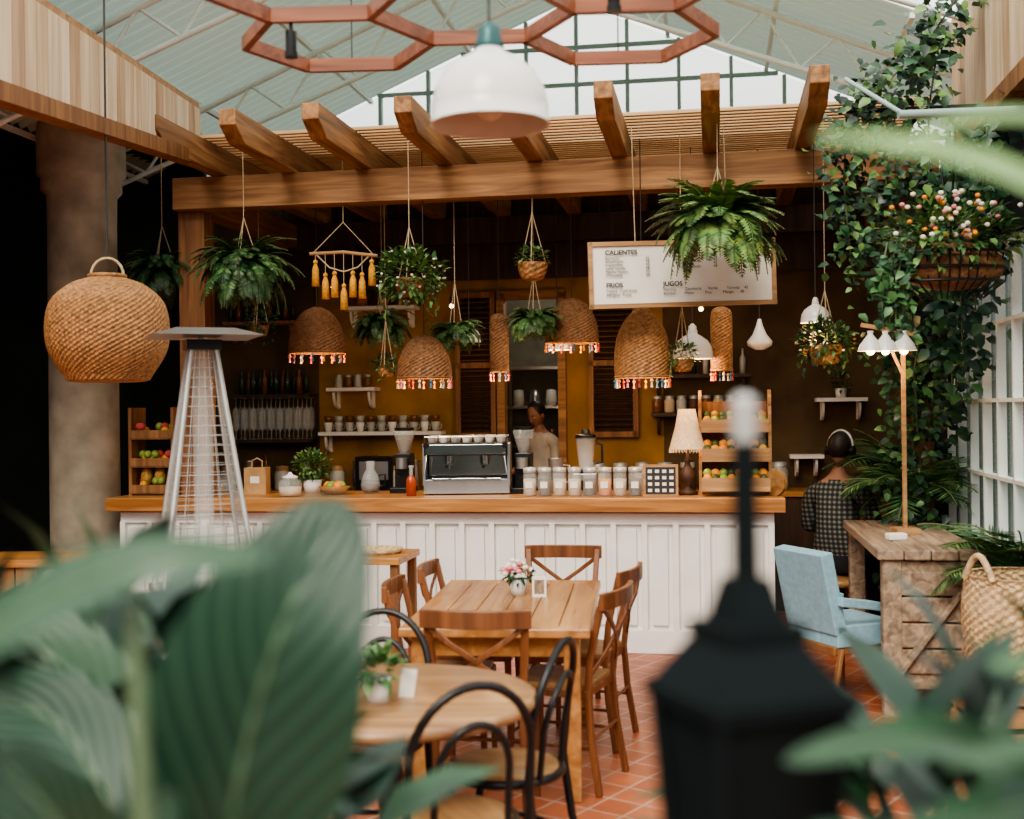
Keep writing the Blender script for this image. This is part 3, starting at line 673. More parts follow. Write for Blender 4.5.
# menu board
def text(body, size, x, z, k, parent, bold=0.0, sp=1.0):
    c = bpy.data.curves.new("txt", 'FONT'); c.body = body; c.size = size; c.offset = bold; c.space_line = sp; c.extrude = 0.0005
    o = bpy.data.objects.new("txt", c); bpy.context.collection.objects.link(o)
    bpy.context.view_layer.update()
    me = bpy.data.meshes.new_from_object(o.evaluated_get(bpy.context.evaluated_depsgraph_get())); bpy.data.objects.remove(o)
    me.materials.clear(); me.materials.append(M[k])
    q = bpy.data.objects.new("lettering", me); bpy.context.collection.objects.link(q); q.parent = parent
    q.location = (x, -0.022, z); q.rotation_euler = (rad(90), 0, 0)
w = MB("menu_board")
bw, bh = 1.19, 0.40
w.box((0,0,0),(bw,0.02,bh),'paper')
for z in (-bh/2, bh/2): w.box((0,-0.005,z),(bw+0.03,0.035,0.028),'cratew')
for x in (-bw/2, bw/2): w.box((x,-0.005,0),(0.028,0.035,bh+0.03),'cratew')
for x in (-0.3,0.3): w.tube([(x,0,bh/2),(x,0,PZ-2.555)],0.004,'rope',seg=5)
mb_ = w.done((1.11,7.75,2.545),rad(3)); mb_.rotation_euler = (0, rad(-1.2), rad(3))
text("CALIENTES",0.042,-0.50,0.13,'ink',mb_,0.001); text("TÉ",0.042,-0.04,0.13,'ink',mb_,0.001)
text("FRIOS",0.042,-0.50,-0.08,'ink',mb_,0.001); text("JUGOS",0.042,-0.13,-0.08,'ink',mb_,0.001)
text("Espresso\nAmericano\nCapuccino\nLatte vainilla\nMocha blanco\nChocolate",0.026,-0.50,0.10,'ink',mb_,0,0.85)
text("35\n38\n45\n48\n52\n50",0.026,-0.24,0.10,'ink',mb_,0,0.85)
text("Verde jazmin\nFrutos rojos\nManzanilla\nChai especiado",0.026,-0.04,0.10,'ink',mb_,0,0.85)
text("40\n42\n42\n48",0.026,0.2,0.10,'ink',mb_,0,0.85)
text("Frappe  Cold brew\nAffogato  Tonic",0.026,-0.50,-0.11,'ink',mb_); text("Naranja        Zanahoria      Verde        Toronja    45\nBetabel        Mixto          Pina          Mango      48",0.026,-0.13,-0.11,'ink',mb_)

# ------------------------------------------------------------------ hanging plants
fern("hanging_fern", (1.25,7.2,2.77), 0.33, 140, PZ, ll=0.085, ks=('g3','g3','g2','g4'), dr=(1.2,2.5), wl=0.36)
fern("hanging_fern", (-1.84,8.3,2.68), 0.31, 120, PZ, ks=('g1','g2','g2','g3'), dr=(1.4,2.7))
fern("hanging_fern", (0.17,8.85,2.33), 0.17, 80, PZ, ll=0.05, pot=0.07, ks=('g2','g3'))
fern("hanging_fern", (-1.02,9.5,2.36), 0.22, 70, PZ, ll=0.055, pot=0.08, ks=('g1','g2','g3'))
fern("hanging_fern", (-0.40,8.6,2.24), 0.16, 60, PZ, ll=0.045, pot=0.06, ks=('g2','g3'))
fern("hanging_fern", (-2.58,8.9,2.72), 0.28, 80, 3.8, ks=('g1','g2','g2'))
hangpot("hanging_flower_basket", (-0.68,8.1,2.57), 0.24, 680, 0.05, PZ, ks=('g2','g3','g3','g2'), fl=('petalw','cream'))
hangpot("hanging_basket_plant", (0.155,8.3,2.69), 0.12, 190, 0.035, PZ, trail=2, ks=('g2','g3'))
hangpot("hanging_basket_plant", (1.99,7.6,2.06), 0.18, 460, 0.045, PZ, ks=('g2','g3','g2','g1'), fl=('yellow','cream'), nfl=25)
hangpot("hanging_basket_plant", (1.14,8.0,2.0), 0.11, 170, 0.035, PZ, ks=('g2','g3'), pot=0.07, trail=3)
hangpot("hanging_basket_plant", (-0.93,8.9,2.0), 0.10, 150, 0.035, PZ, ks=('g1','g2'), pot=0.06, trail=3)
hangpot("hanging_basket_plant", (-1.95,9.3,2.35), 0.13, 200, 0.04, PZ, ks=('g1','g2'), pot=0.07, trail=4)
w = MB("shelf_plants")
for u in (-1.35,-1.15,-0.97):
    w.lathe([(0,0),(0.045,0),(0.06,0.09),(0.05,0.09)],'terr',(u,2.28,2.627),seg=14); blob(w,(u,2.26,2.77),(0.1,0.09,0.08),90,0.045,('g1','g2'))
w.done(BL,YAW)
w = MB("shelf_plants")
w.lathe([(0,0),(0.04,0),(0.05,0.08),(0.045,0.08)],'white_paint',(2.85,2.28,1.747),seg=14); blob(w,(2.85,2.26,1.88),(0.09,0.09,0.08),80,0.04,('g1','g2')); w.done(BL,YAW)

# ------------------------------------------------------------------ furniture
w = MB("dining_table")
for i in range(6): w.box((-0.3417+i*0.1367,0,0.73),(0.134,1.30,0.04),'table')
for y in (-0.69,0.69): w.box((0,y,0.73),(0.82,0.078,0.04),'table')
for x in (-0.33,0.33):
    for y in (-0.64,0.64): w.box((x,y,0.355),(0.07,0.07,0.71),'table')
for x in (-0.33,0.33): w.box((x,0,0.66),(0.025,1.22,0.09),'table')
for y in (-0.64,0.64): w.box((0,y,0.66),(0.62,0.025,0.09),'table')
w.done((-0.015,5.82,0),rad(-6),bevel=0.006)
w = MB("dining_chair")
w.box((0,0,0.435),(0.40,0.38,0.035),'chair'); w.box((0,0.0,0.462),(0.37,0.36,0.022),'seatw')
for x in (-0.18,0.18):
    w.tube([(x*1.05,0.18,0),(x,0.17,0.43)],[0.014,0.019],'chair',seg=8)
    w.beam([(x*1.1,-0.24,0),(x*1.03,-0.20,0.25),(x*1.0,-0.185,0.45),(x*1.03,-0.205,0.62),(x*1.12,-0.265,0.86)],0.032,0.028,'chair',up=(0,1,0))
    w.tube([(x*1.03,0.175,0.2),(x*1.05,-0.205,0.2)],0.009,'chair',seg=6)
w.tube([(-0.18,0.175,0.24),(0.18,0.175,0.24)],0.009,'chair',seg=6); w.tube([(-0.19,-0.205,0.24),(0.19,-0.205,0.24)],0.009,'chair',seg=6)
w.beam([(0.225*t,-0.265-0.035*(1-t*t),0.845) for t in [-1+i/5 for i in range(11)]],0.024,0.075,'chair')
for sg in (-1,1):
    w.beam([(sg*0.185,-0.20,0.52),(sg*0.09,-0.238,0.60),(0,-0.262,0.67),(-sg*0.10,-0.275,0.74),(-sg*0.19,-0.268,0.81)],0.024,0.012,'chair',up=(0,1,0))
ch = w.done((0.21,5.46,0),rad(68),bevel=0.004)
dup(ch,(0.33,6.12,0),rad(70)); dup(ch,(-0.12,5.06,0),rad(-8)); dup(ch,(-0.30,5.62,0),rad(-96)); dup(ch,(-0.18,6.22,0),rad(-98)); dup(ch,(0.25,6.75,0),rad(172))
w = MB("round_table")
w.lathe([(0,0.71),(0.47,0.71),(0.485,0.722),(0.485,0.742),(0.47,0.75),(0,0.75)],'rtable',seg=64)
w.cyl((0,0,0.1),(0,0,0.71),0.04,'black',seg=16); w.lathe([(0,0.0),(0.22,0.0),(0.22,0.03),(0.06,0.09),(0.04,0.14)],'black',seg=32)
w.cyl((0,0,0.68),(0,0,0.71),0.2,'black',seg=20); w.done((-0.415,3.95,0))
def bent(loc,rz,o=None):
    if o: return dup(o,loc,rz)
    w = MB("bentwood_chair")
    w.lathe([(0,0.445),(0.185,0.445),(0.19,0.452),(0.185,0.468),(0,0.462)],'seatw',seg=40)
    w.tube([(0.195*math.cos(a*math.pi/20),0.195*math.sin(a*math.pi/20),0.45) for a in range(40)],0.016,'black',seg=8,closed=True)
    def arch(hw,z0,zs,zt,y0):
        pts=[(-hw,y0,z0)]
        for i in range(4): z=z0+(zs-z0)*(i+1)/4; pts.append((-hw,y0-0.10*(z-z0),z))
        for i in range(1,16):
            a=math.pi-math.pi*i/16; z=zs+(zt-zs)*math.sin(a); pts.append((hw*1.0*math.cos(a),y0-0.10*(z-z0)-0.03*math.sin(a),z))
        for i in range(4): z=zs-(zs-z0)*i/4; pts.append((hw,y0-0.10*(z-z0),z))
        pts.append((hw,y0,z0)); return pts
    w.tube(arch(0.19,0.45,0.68,0.90,-0.15),0.0135,'black',seg=10)
    w.tube(arch(0.115,0.45,0.62,0.79,-0.165),0.0115,'black',seg=8)
    for x in (-1,1):
        w.tube([(x*0.19,-0.15,0.46),(x*0.19,-0.18,0.25),(x*0.2,-0.25,0)],[0.016,0.015,0.012],'black'); w.tube([(x*0.15,0.13,0.45),(x*0.17,0.17,0.25),(x*0.18,0.21,0)],[0.016,0.015,0.012],'black')
    w.tube([(0.155*math.cos(a*math.pi/16),0.155*math.sin(a*math.pi/16),0.24) for a in range(32)],0.009,'black',seg=6,closed=True)
    return w.done(loc,rz)
b1 = bent((-0.20,3.60,0),rad(24)); bent((-0.04,4.12,0),rad(70),b1); bent((-0.55,4.46,0),rad(170),b1)
bent((-1.0,3.9,0),rad(-95),b1)
w = MB("flower_pot")
w.lathe([(0,0),(0.035,0),(0.05,0.08),(0.045,0.08)],'enamel',seg=20); blob(w,(0,0,0.10),(0.08,0.08,0.04),110,0.035,('g1','g2'))
for i in range(44):
    a=R.uniform(0,6.28); q=R.uniform(0,0.09); w.ball((q*math.cos(a),q*math.sin(a),0.135+R.uniform(-.02,.03)),(0.018,0.018,0.012),R.choice(('pink','cream','petalw','pink')),seg=7,rings=5)
w.done((0.02,6.02,0.75))
w = MB("table_card"); w.box((0,0,0.05),(0.07,0.012,0.10),'paper'); w.box((0,-0.007,0.05),(0.05,0.002,0.07),'grey_wood'); w.done((0.125,5.95,0.75),rad(-10))
w = MB("succulent_pot"); w.lathe([(0,0),(0.035,0),(0.045,0.08),(0.04,0.08)],'enamel',seg=20); blob(w,(0,0,0.10),(0.06,0.06,0.05),90,0.05,('g2','g3')); w.done((-0.44,3.85,0.75))
w = MB("table_card"); w.box((0,0,0.045),(0.05,0.01,0.09),'paper',(0,rad(8),0)); w.done((-0.35,3.9,0.75),rad(15))
w = MB("serving_table"); w.box((0,0,0.80),(0.8,0.5,0.04),'ctop')
for x in (-0.36,0.36):
    for y in (-0.2,0.2): w.box((x,y,0.39),(0.05,0.05,0.78),'postw')
w.done((-1.02,7.3,0),YAW,bevel=0.005)
w = MB("serving_tray"); w.lathe([(0,0),(0.13,0),(0.15,0.03),(0.145,0.03),(0.125,0.01),(0,0.01)],'wickl',seg=28); w.done((-0.82,7.28,0.82))
w = MB("turned_leg_table"); w.lathe([(0,0.71),(0.32,0.71),(0.33,0.75),(0,0.75)],'rtable',seg=40)
w.lathe([(0.16,0),(0.16,0.03),(0.05,0.08),(0.03,0.14),(0.06,0.22),(0.03,0.3),(0.05,0.42),(0.03,0.56),(0.06,0.64),(0.06,0.71)],'white_paint',seg=20); w.done((-1.75,4.4,0))
w = MB("patio_heater")
def hw(z): return 0.225-(z-0.8)*(0.225-0.06)/(2.0-0.8)
for i in range(4):
    sx=(-1,1,1,-1)[i]; sy=(-1,-1,1,1)[i]
    w.cyl((sx*0.225,sy*0.225,0.8),(sx*0.06,sy*0.06,2.0),0.013,'alu',seg=8)
    w.box((sx*0.2,sy*0.2,0.02),(0.08,0.08,0.04),'black')
w.box((0,0,0.42),(0.47,0.47,0.76),'alu'); w.box((0,0,0.80),(0.50,0.50,0.03),'steel')
for i in range(24):
    z=0.85+i*0.048; h=hw(z); w.tube([(-h,-h,z),(h,-h,z),(h,h,z),(-h,h,z)],0.0022,'alu',seg=4,closed=True)
for s_ in range(4):
    for t in (-0.66,-0.33,0,0.33,0.66):
        a0=0.225;a1=0.06; c0=[(t*a0,-a0),(a0,t*a0),(t*a0,a0),(-a0,t*a0)][s_]; c1=[(t*a1,-a1),(a1,t*a1),(t*a1,a1),(-a1,t*a1)][s_]
        w.tube([(*c0,0.81),(*c1,2.0)],0.002,'alu',seg=4)
w.cyl((0,0,0.8),(0,0,2.0),0.05,'glass',seg=20); w.box((0,0,2.02),(0.17,0.17,0.05),'black'); w.cyl((0,0,2.0),(0,0,2.09),0.02,'steel')
w.add([(-0.265,-0.265,2.06),(0.265,-0.265,2.06),(0.265,0.265,2.06),(-0.265,0.265,2.06),(-0.14,-0.14,2.10),(0.14,-0.14,2.10),(0.14,0.14,2.10),(-0.14,0.14,2.10)],[(0,1,5,4),(1,2,6,5),(2,3,7,6),(3,0,4,7),(4,5,6,7),(3,2,1,0)],'steel')
w.done((-1.545,6.0,0),rad(22))
w = MB("rustic_bar_table")
for i in range(4): w.box((-0.21+i*0.14,0,0.875),(0.136,1.75,0.055),'grey_wood')
for y in (-0.8,0.8):
    for x in (-0.2,0.2): w.box((x,y,0.42),(0.10,0.10,0.85),'grey_wood')
    w.box((0,y,0.78),(0.5,0.06,0.12),'grey_wood'); w.box((0,y,0.2),(0.4,0.06,0.1),'grey_wood')
for i in range(4): w.box((0,-0.83,0.30+i*0.14),(0.42,0.03,0.13),'grey_wood')
w.beam([(-0.2,-0.86,0.2),(0.2,-0.86,0.75)],0.03,0.07,'grey_wood',up=(0,1,0))
w.box((0.2,0,0.78),(0.05,1.6,0.12),'grey_wood'); w.done((2.37,7.25,0),rad(-9.6),bevel=0.008)
w = MB("napkin_holder"); w.box((0,0,0.02),(0.11,0.07,0.04),'paper'); w.done((2.2,6.9,0.903),rad(10),bevel=0.01)
w = MB("upholstered_armchair")
w.box((0,0.02,0.40),(0.46,0.44,0.12),'bluef'); w.box((0,-0.22,0.64),(0.46,0.08,0.46),'bluef',(rad(12),0,0))
w.box((0,0.0,0.32),(0.44,0.44,0.05),'postw')
for x in (-0.25,0.25):
    w.beam([(x,-0.20,0.60),(x,0.0,0.57),(x,0.19,0.53)],0.05,0.05,'bluef'); w.tube([(x,0.19,0.0),(x,0.19,0.53)],0.018,'postw'); w.tube([(x,-0.26,0.0),(x,-0.19,0.34)],0.018,'postw')
w.done((1.88,6.9,0),rad(-68),bevel=0.028)
w = MB("triple_bell_lamp")
w.box((0,0,0.02),(0.14,0.14,0.04),'cratew'); w.box((0,0,0.62),(0.022,0.022,1.2),'cratew'); w.beam([(0.06,0,1.2),(-0.25,0,1.26)],0.02,0.025,'cratew'); w.beam([(0,0,0.95),(-0.12,0,1.22)],0.015,0.015,'cratew')
for x in (-0.21,-0.12,-0.01):
    w.lathe([(0.075,-0.10),(0.06,-0.06),(0.03,-0.02),(0.015,0.0),(0.02,0.02)],'enamel',(x,-0.05,1.2),seg=20); w.ball((x,-0.05,1.10),0.025,'bulb')
w.done((2.35,7.2,0.902))
w = MB("woven_floor_basket")
w.wick([(0,0),(0.2,0.0),(0.25,0.1),(0.265,0.3),(0.25,0.46),(0.255,0.48),(0.235,0.48)],'wickl',seg=110,w=0.005,pitch=0.018)
for sg in (-1,1): w.tube([(sg*0.25,-0.09+0.18*i/8,0.47+0.11*math.sin(math.pi*i/8)) for i in range(9)],0.015,'wickl')
w.done((2.37,5.6,0.402),rad(20))
w = MB("wooden_crate")
for z in (0.05,0.16,0.27,0.37):
    for y in (-0.24,0.24): w.box((0,y,z),(0.5,0.02,0.08),'cratew')
    for x in (-0.24,0.24): w.box((x,0,z),(0.02,0.46,0.08),'cratew')
for x in (-0.22,0.22):
    for y in (-0.22,0.22): w.box((x,y,0.2),(0.04,0.04,0.4),'cratew')
w.box((0,0,0.39),(0.5,0.46,0.02),'cratew'); w.done((2.37,5.6,0))

w = MB("hexagon_chandelier"); Rr = 0.39
cs = [(-0.585,0.0),(0.0,-0.338),(0.585,0.0),(0.0,-1.013),(-0.585,-0.675),(0.585,-0.675)]
done_e = set()
for cx_,cy_ in cs:
    for i in range(6):
        a=i*math.pi/3; b=(i+1)*math.pi/3
        p=(round(cx_+Rr*math.cos(a),2),round(cy_+Rr*math.sin(a),2)); q=(round(cx_+Rr*math.cos(b),2),round(cy_+Rr*math.sin(b),2))
        e=tuple(sorted((p,q)))
        if any(abs(e[0][0]-d[0][0])+abs(e[0][1]-d[0][1])+abs(e[1][0]-d[1][0])+abs(e[1][1]-d[1][1])<0.08 for d in done_e): continue
        done_e.add(e); w.beam([(*e[0],0),(*e[1],0)],0.03,0.055,'hexw')
for x,y in ((-0.70,-0.33),(0.53,-0.75)):
    w.cyl((x,y,0.0),(x,y,-0.06),0.008,'black'); w.cyl((x,y,-0.06),(x,y,-0.14),0.022,'black'); w.cyl((x,y,-0.14),(x,y,-0.16),0.026,'black')
for x,y in ((-0.585,0.33),(0.585,0.33),(0,-1.35)): w.tube([(x,y,0),(x,y,1.0)],0.003,'cord',seg=4)
w.done((-0.12,4.93,3.21),rad(-3))

# ------------------------------------------------------------------ right greenery
def vine(w, pts, dens, spread, L, ks):
    P=[Vector(p) for p in pts]; w.tube(P,0.006,'stem',seg=5)
    for a,b in zip(P,P[1:]):
        for i in range(int((b-a).length*dens)):
            p=a.lerp(b,R.random())+Vector((R.gauss(0,spread),R.gauss(0,spread),R.gauss(0,spread)))
            l=L*R.uniform(0.7,1.4); w.leaf(p,(R.uniform(-1,1),R.uniform(-1.2,0.6),R.uniform(-0.9,0.3)),l,l*0.7,R.choice(ks),up=(0,-0.8,0.6))
w = MB("climbing_ivy")
ks=('g1','g2','g1','g0','g3')
vine(w,[(2.65,6.9,4.1),(2.45,7.0,3.8),(2.25,7.0,3.6),(2.05,7.05,3.4),(1.95,7.1,3.15)],400,0.09,0.065,ks)
vine(w,[(2.0,7.1,3.4),(1.98,7.1,3.0),(2.0,7.1,2.7),(2.05,7.15,2.4)],240,0.07,0.055,ks)
vine(w,[(2.3,7.1,3.5),(2.25,7.1,3.1),(2.2,7.2,2.7),(2.3,7.2,2.35)],280,0.09,0.06,ks)
vine(w,[(2.5,7.0,3.7),(2.45,7.0,3.4),(2.45,7.0,3.0)],220,0.09,0.06,ks)
vine(w,[(2.72,7.4,3.0),(2.6,7.5,2.4),(2.55,7.6,1.9),(2.6,7.7,1.5)],220,0.12,0.055,('g1','g1','g2','g3'))
w.tube([(2.0,7.1,3.42),(2.85,7.0,3.42)],0.015,'black')
w.done()
w = MB("ivy_on_post"); p0 = W(3.05,-0.08,0)
vine(w,[(p0[0],p0[1],0.3),(p0[0],p0[1]-0.05,1.2),(p0[0],p0[1]-0.05,2.2),(p0[0],p0[1]-0.05,3.3)],320,0.11,0.06,('g1','g0','g1','g2')); w.done()
w = MB("creeper_vines")
for i in range(5):
    v=-1.5+i*0.34; x,y,_=W(3.24,v); zb=(2.4,2.2,1.9,1.7,1.5)[i]; vine(w,[(x,y,3.15),(x-0.03,y,2.8),(x,y,zb)],(200,150,180)[i%3],0.09,0.075,('g0','g1','g1','g2'))
w.done()
w = MB("teal_pipe_rail"); w.cyl((1.95,6.0,3.13),(3.0,6.0,3.16),0.022,'frame'); w.cyl((1.98,6.0,3.13),(1.80,6.4,3.42),0.012,'frame')
w.tube([(2.2,6.0,3.11),(2.35,6.0,2.95),(2.55,6.0,2.9),(2.7,6.0,3.1)],0.01,'black'); w.tube([(2.31,6.2,3.13),(2.31,6.3,2.5)],0.006,'black'); w.done()
w = MB("flowering_hayrack_basket")
for i in range(13):
    a=math.pi*i/12; x=-0.32+0.64*i/12
    w.tube([(x,-0.16*math.sin(a)-0.02,0.05),(x*0.9,-0.13*math.sin(a)-0.02,-0.1),(x*0.5,-0.05,-0.19)],0.005,'black',seg=5)
for z,s in ((0.05,1),(-0.03,0.95),(-0.1,0.88)): w.tube([(-0.32*s*math.cos(math.pi*i/14),-0.17*s*math.sin(math.pi*i/14),z) for i in range(15)],0.008,'black',seg=5)
w.ball((0,-0.04,-0.02),(0.29,0.11,0.13),'wickd'); blob(w,(0,-0.03,0.14),(0.38,0.24,0.20),760,0.055,('g1','g2','g3','g3'),hollow=0.4)
for i in range(60):
    a=R.uniform(0,6.28); w.ball((-0.05+0.36*math.cos(a)*R.random(),-0.14-0.14*R.random(),0.1+0.24*R.random()),(0.015,0.015,0.012),R.choice(('pink','cream','petalw','orange')),seg=6,rings=5)
for i in range(4): vine(w,[(-0.35+i*0.05,-0.1,0.1),(-0.4+i*0.04,-0.14,-0.1),(-0.38+i*0.03,-0.12,-0.35)],90,0.04,0.05,('g1','g2'))
w.tube([(0,0.0,0.0),(0,0.1,0.65)],0.006,'black',seg=5); w.done((2.30,6.3,2.42))
def palm(name,loc,nf,L,ks,h=0.5,ll=0.3,el=(0.5,1.4),pot=True,droop=(1.0,1.8),wl=0.09):
    w=MB(name)
    if pot:
        w.lathe([(0,0),(0.14,0),(0.19,0.3),(0.2,0.33),(0.18,0.33)],'terr',seg=28); w.lathe([(0,0.31),(0.18,0.31)],'soil',seg=20)
    for i in range(nf):
        az=i*2.399+R.uniform(-.2,.2); e=R.uniform(*el)
        w.tube([(0,0,0.3),(0.03*math.cos(az),0.03*math.sin(az),h)],0.008,'stem',seg=5)
        frond(w,(0.03*math.cos(az),0.03*math.sin(az),h),az,e,L*R.uniform(0.8,1.15),ks,n=26,ll=ll,droop=R.uniform(*droop),wl=wl,sr=0.005)
    return w.done(loc)
palm("potted_palm",(2.82,8.5,0),36,0.6,('g1','g2','g2'),h=1.1,ll=0.25)
palm("potted_palm",(2.66,7.9,0),24,0.5,('g1','g2','g3'),h=1.05,ll=0.2)
palm("potted_palm",(2.68,6.3,0),30,0.55,('g1','g2','g3','g2'),h=0.75,ll=0.22)
w = MB("outdoor_hedge"); blob(w,(0,0,0.9),(0.5,2.6,1.0),1300,0.22,('g0','g1'),hollow=0.2); w.cyl((0,0,0),(0,0,1.0),0.06,'stem'); w.done((4.3,6.8,0.0))

# ------------------------------------------------------------------ people
def skinbody(name, joints, edges, matfn, mats, parent):
    me = bpy.data.meshes.new(name); me.from_pydata([j[:3] for j in joints], edges, [])
    o = bpy.data.objects.new(name, me); bpy.context.collection.objects.link(o)
    sk = o.modifiers.new("skin",'SKIN'); ss = o.modifiers.new("ss",'SUBSURF'); ss.levels = 2; ss.render_levels = 2
    for i, j in enumerate(joints):
        me.skin_vertices[0].data[i].radius = (j[3], j[4] if len(j) > 4 else j[3])
    me.skin_vertices[0].data[0].use_root = True
    bpy.context.view_layer.update()
    nm = bpy.data.meshes.new_from_object(o.evaluated_get(bpy.context.evaluated_depsgraph_get())); bpy.data.objects.remove(o)
    nm.materials.clear()
    for k in mats: nm.materials.append(M[k])
    for p in nm.polygons: p.material_index = matfn(p.center); p.use_smooth = True
    q = bpy.data.objects.new(name, nm); bpy.context.collection.objects.link(q); q.parent = parent; return q
def head(parent, loc, rot, hair='hair', phones=False):
    w = MB("head")
    vs=[];seg=20;rings=16
    for j in range(rings+1):
        th=math.pi*j/rings
        for i in range(seg):
            an=2*math.pi*i/seg; x=0.074*math.sin(th)*math.cos(an); y=0.092*math.sin(th)*math.sin(an); z=0.115*math.cos(th)
            if z<0: x*=1-0.28*(-z/0.115); y=y*(1-0.1*(-z/0.115))+0.012*(-z/0.115)
            vs.append((x,y,z))
    w.add(vs,[(j*seg+i,(j+1)*seg+i,(j+1)*seg+(i+1)%seg,j*seg+(i+1)%seg) for j in range(rings) for i in range(seg)],'skin',True)
    w.ball((0,0.094,-0.022),(0.012,0.016,0.020),'skin'); w.ball((0,0.088,-0.060),(0.022,0.007,0.006),'lip')
    for x in (-1,1):
        w.ball((x*0.029,0.078,0.005),(0.013,0.009,0.007),'eyew'); w.ball((x*0.029,0.085,0.005),0.005,'black'); w.ball((x*0.075,0.0,-0.01),(0.010,0.02,0.03),'skin')
        w.beam([(x*0.014,0.088,0.024),(x*0.042,0.08,0.025)],0.007,0.005,hair)
    w.ball((0,-0.02,0.026),(0.084,0.092,0.104),hair,seg=20,rings=14)
    if phones:
        w.tube([(0.092*math.cos(a),-0.0,0.02+0.122*math.sin(a)) for a in [i*math.pi/14 for i in range(15)]],0.010,'alu')
        for x in (-1,1): w.cyl((x*0.075,0,-0.005),(x*0.105,0,-0.005),0.036,'black',seg=18)
    o=w.done(loc); o.rotation_euler=rot; o.parent=parent
def hand(parent, loc, d, sgn):
    w=MB("hand"); d=Vector(d).normalized(); sd=d.cross(Vector((0,0,1))).normalized(); n=sd.cross(d)
    def pt(a,b,c): return tuple(d*a+sd*b+n*c)
    w.tube([pt(-0.01,0,0),pt(0.03,0,0),pt(0.07,0,0),pt(0.088,0,0)],[0.024,0.034,0.038,0.030],'skin',seg=10)
    for i,(b,l) in enumerate(((-0.030,0.062),(-0.010,0.074),(0.010,0.078),(0.030,0.066))):
        w.tube([pt(0.075,b,0),pt(0.075+l*0.5,b*1.1,-0.004),pt(0.075+l*0.8,b*1.1,-0.02),pt(0.075+l*0.9,b*1.1,-0.04)],[0.010,0.009,0.008,0.006],'skin',seg=7)
    w.tube([pt(0.02,sgn*0.03,0),pt(0.045,sgn*0.055,-0.01),pt(0.075,sgn*0.062,-0.02)],[0.012,0.010,0.007],'skin',seg=7)
    o=w.done(loc); o.parent=parent
def empty(name,loc,rz):
    e=bpy.data.objects.new(name,None); bpy.context.collection.objects.link(e); e.location=loc; e.rotation_euler=(0,0,rz); return e
e = empty("barista", W(0.20,2.85,0), YAW+rad(150))
J=[(0,0,0.97,0.15,0.11),(0,0,1.15,0.135,0.10),(0,0,1.33,0.15,0.11),(0,0.01,1.42,0.09,0.08),(0,0.03,1.49,0.052),(0,0.05,1.56,0.05),
 (-0.17,0,1.37,0.06),(-0.22,0.06,1.12,0.045),(-0.15,0.28,1.10,0.03),(0.17,0,1.37,0.06),(0.22,0.06,1.12,0.045),(0.15,0.28,1.10,0.03),
 (-0.09,0,0.86,0.09),(-0.10,0.02,0.48,0.062),(-0.10,-0.01,0.09,0.045),(-0.10,0.13,0.04,0.04),(0.09,0,0.86,0.09),(0.10,0.02,0.48,0.062),(0.10,-0.01,0.09,0.045),(0.10,0.13,0.04,0.04)]
E=[(0,1),(1,2),(2,3),(3,4),(4,5),(3,6),(6,7),(7,8),(3,9),(9,10),(10,11),(0,12),(12,13),(13,14),(14,15),(0,16),(16,17),(17,18),(18,19)]
def bf(c):
    if c.z<0.95: return 1
    if c.z>1.46: return 2
    if c.y>0.15: return 2
    return 0
skinbody("body",J,E,bf,('shirt','trouser','skin'),e); head(e,(0,0.075,1.63),(rad(-25),0,0))
hand(e,(-0.15,0.30,1.10),(0,1,-0.1),1); hand(e,(0.15,0.30,1.10),(0,1,-0.1),-1)
e = empty("seated_customer",(2.32,8.6,0),rad(-35))
J=[(0,0,0.58,0.17,0.13),(0,-0.01,0.75,0.155,0.12),(0,0.01,0.98,0.18,0.125),(0,0.03,1.10,0.11,0.09),(0,0.05,1.19,0.056),(0,0.06,1.25,0.052),
 (-0.20,0.02,1.04,0.07),(-0.26,0.10,0.78,0.055),(-0.12,0.33,0.84,0.033),(0.20,0.02,1.04,0.07),(0.26,0.10,0.78,0.055),(0.12,0.33,0.84,0.033),
 (-0.10,0.08,0.56,0.10),(-0.12,0.42,0.56,0.072),(-0.12,0.44,0.14,0.05),(-0.12,0.56,0.05,0.042),(0.10,0.08,0.56,0.10),(0.12,0.42,0.56,0.072),(0.12,0.44,0.14,0.05),(0.12,0.56,0.05,0.042)]
def cf(c):
    if c.z>1.14: return 2
    if c.z<0.60 : return 1
    if c.y>0.30 and c.z>0.7: return 2
    if c.y>0.15 and c.z<0.68: return 1
    return 0
skinbody("body",J,E,cf,('plaid','trouser','skin'),e); head(e,(0,0.08,1.36),(rad(-8),0,0),phones=True)
hand(e,(-0.11,0.35,0.845),(0.2,1,0),1); hand(e,(0.11,0.35,0.845),(-0.2,1,0),-1)
w=MB("bar_stool"); w.lathe([(0,0.40),(0.19,0.40),(0.20,0.43),(0.18,0.45),(0,0.45)],'seatw',seg=28)
for a in range(4): w.cyl((0.2*math.cos(a*1.571+.78),0.2*math.sin(a*1.571+.78),0),(0.13*math.cos(a*1.571+.78),0.13*math.sin(a*1.571+.78),0.41),0.017,'postw')
w.done((2.32,8.6,0))

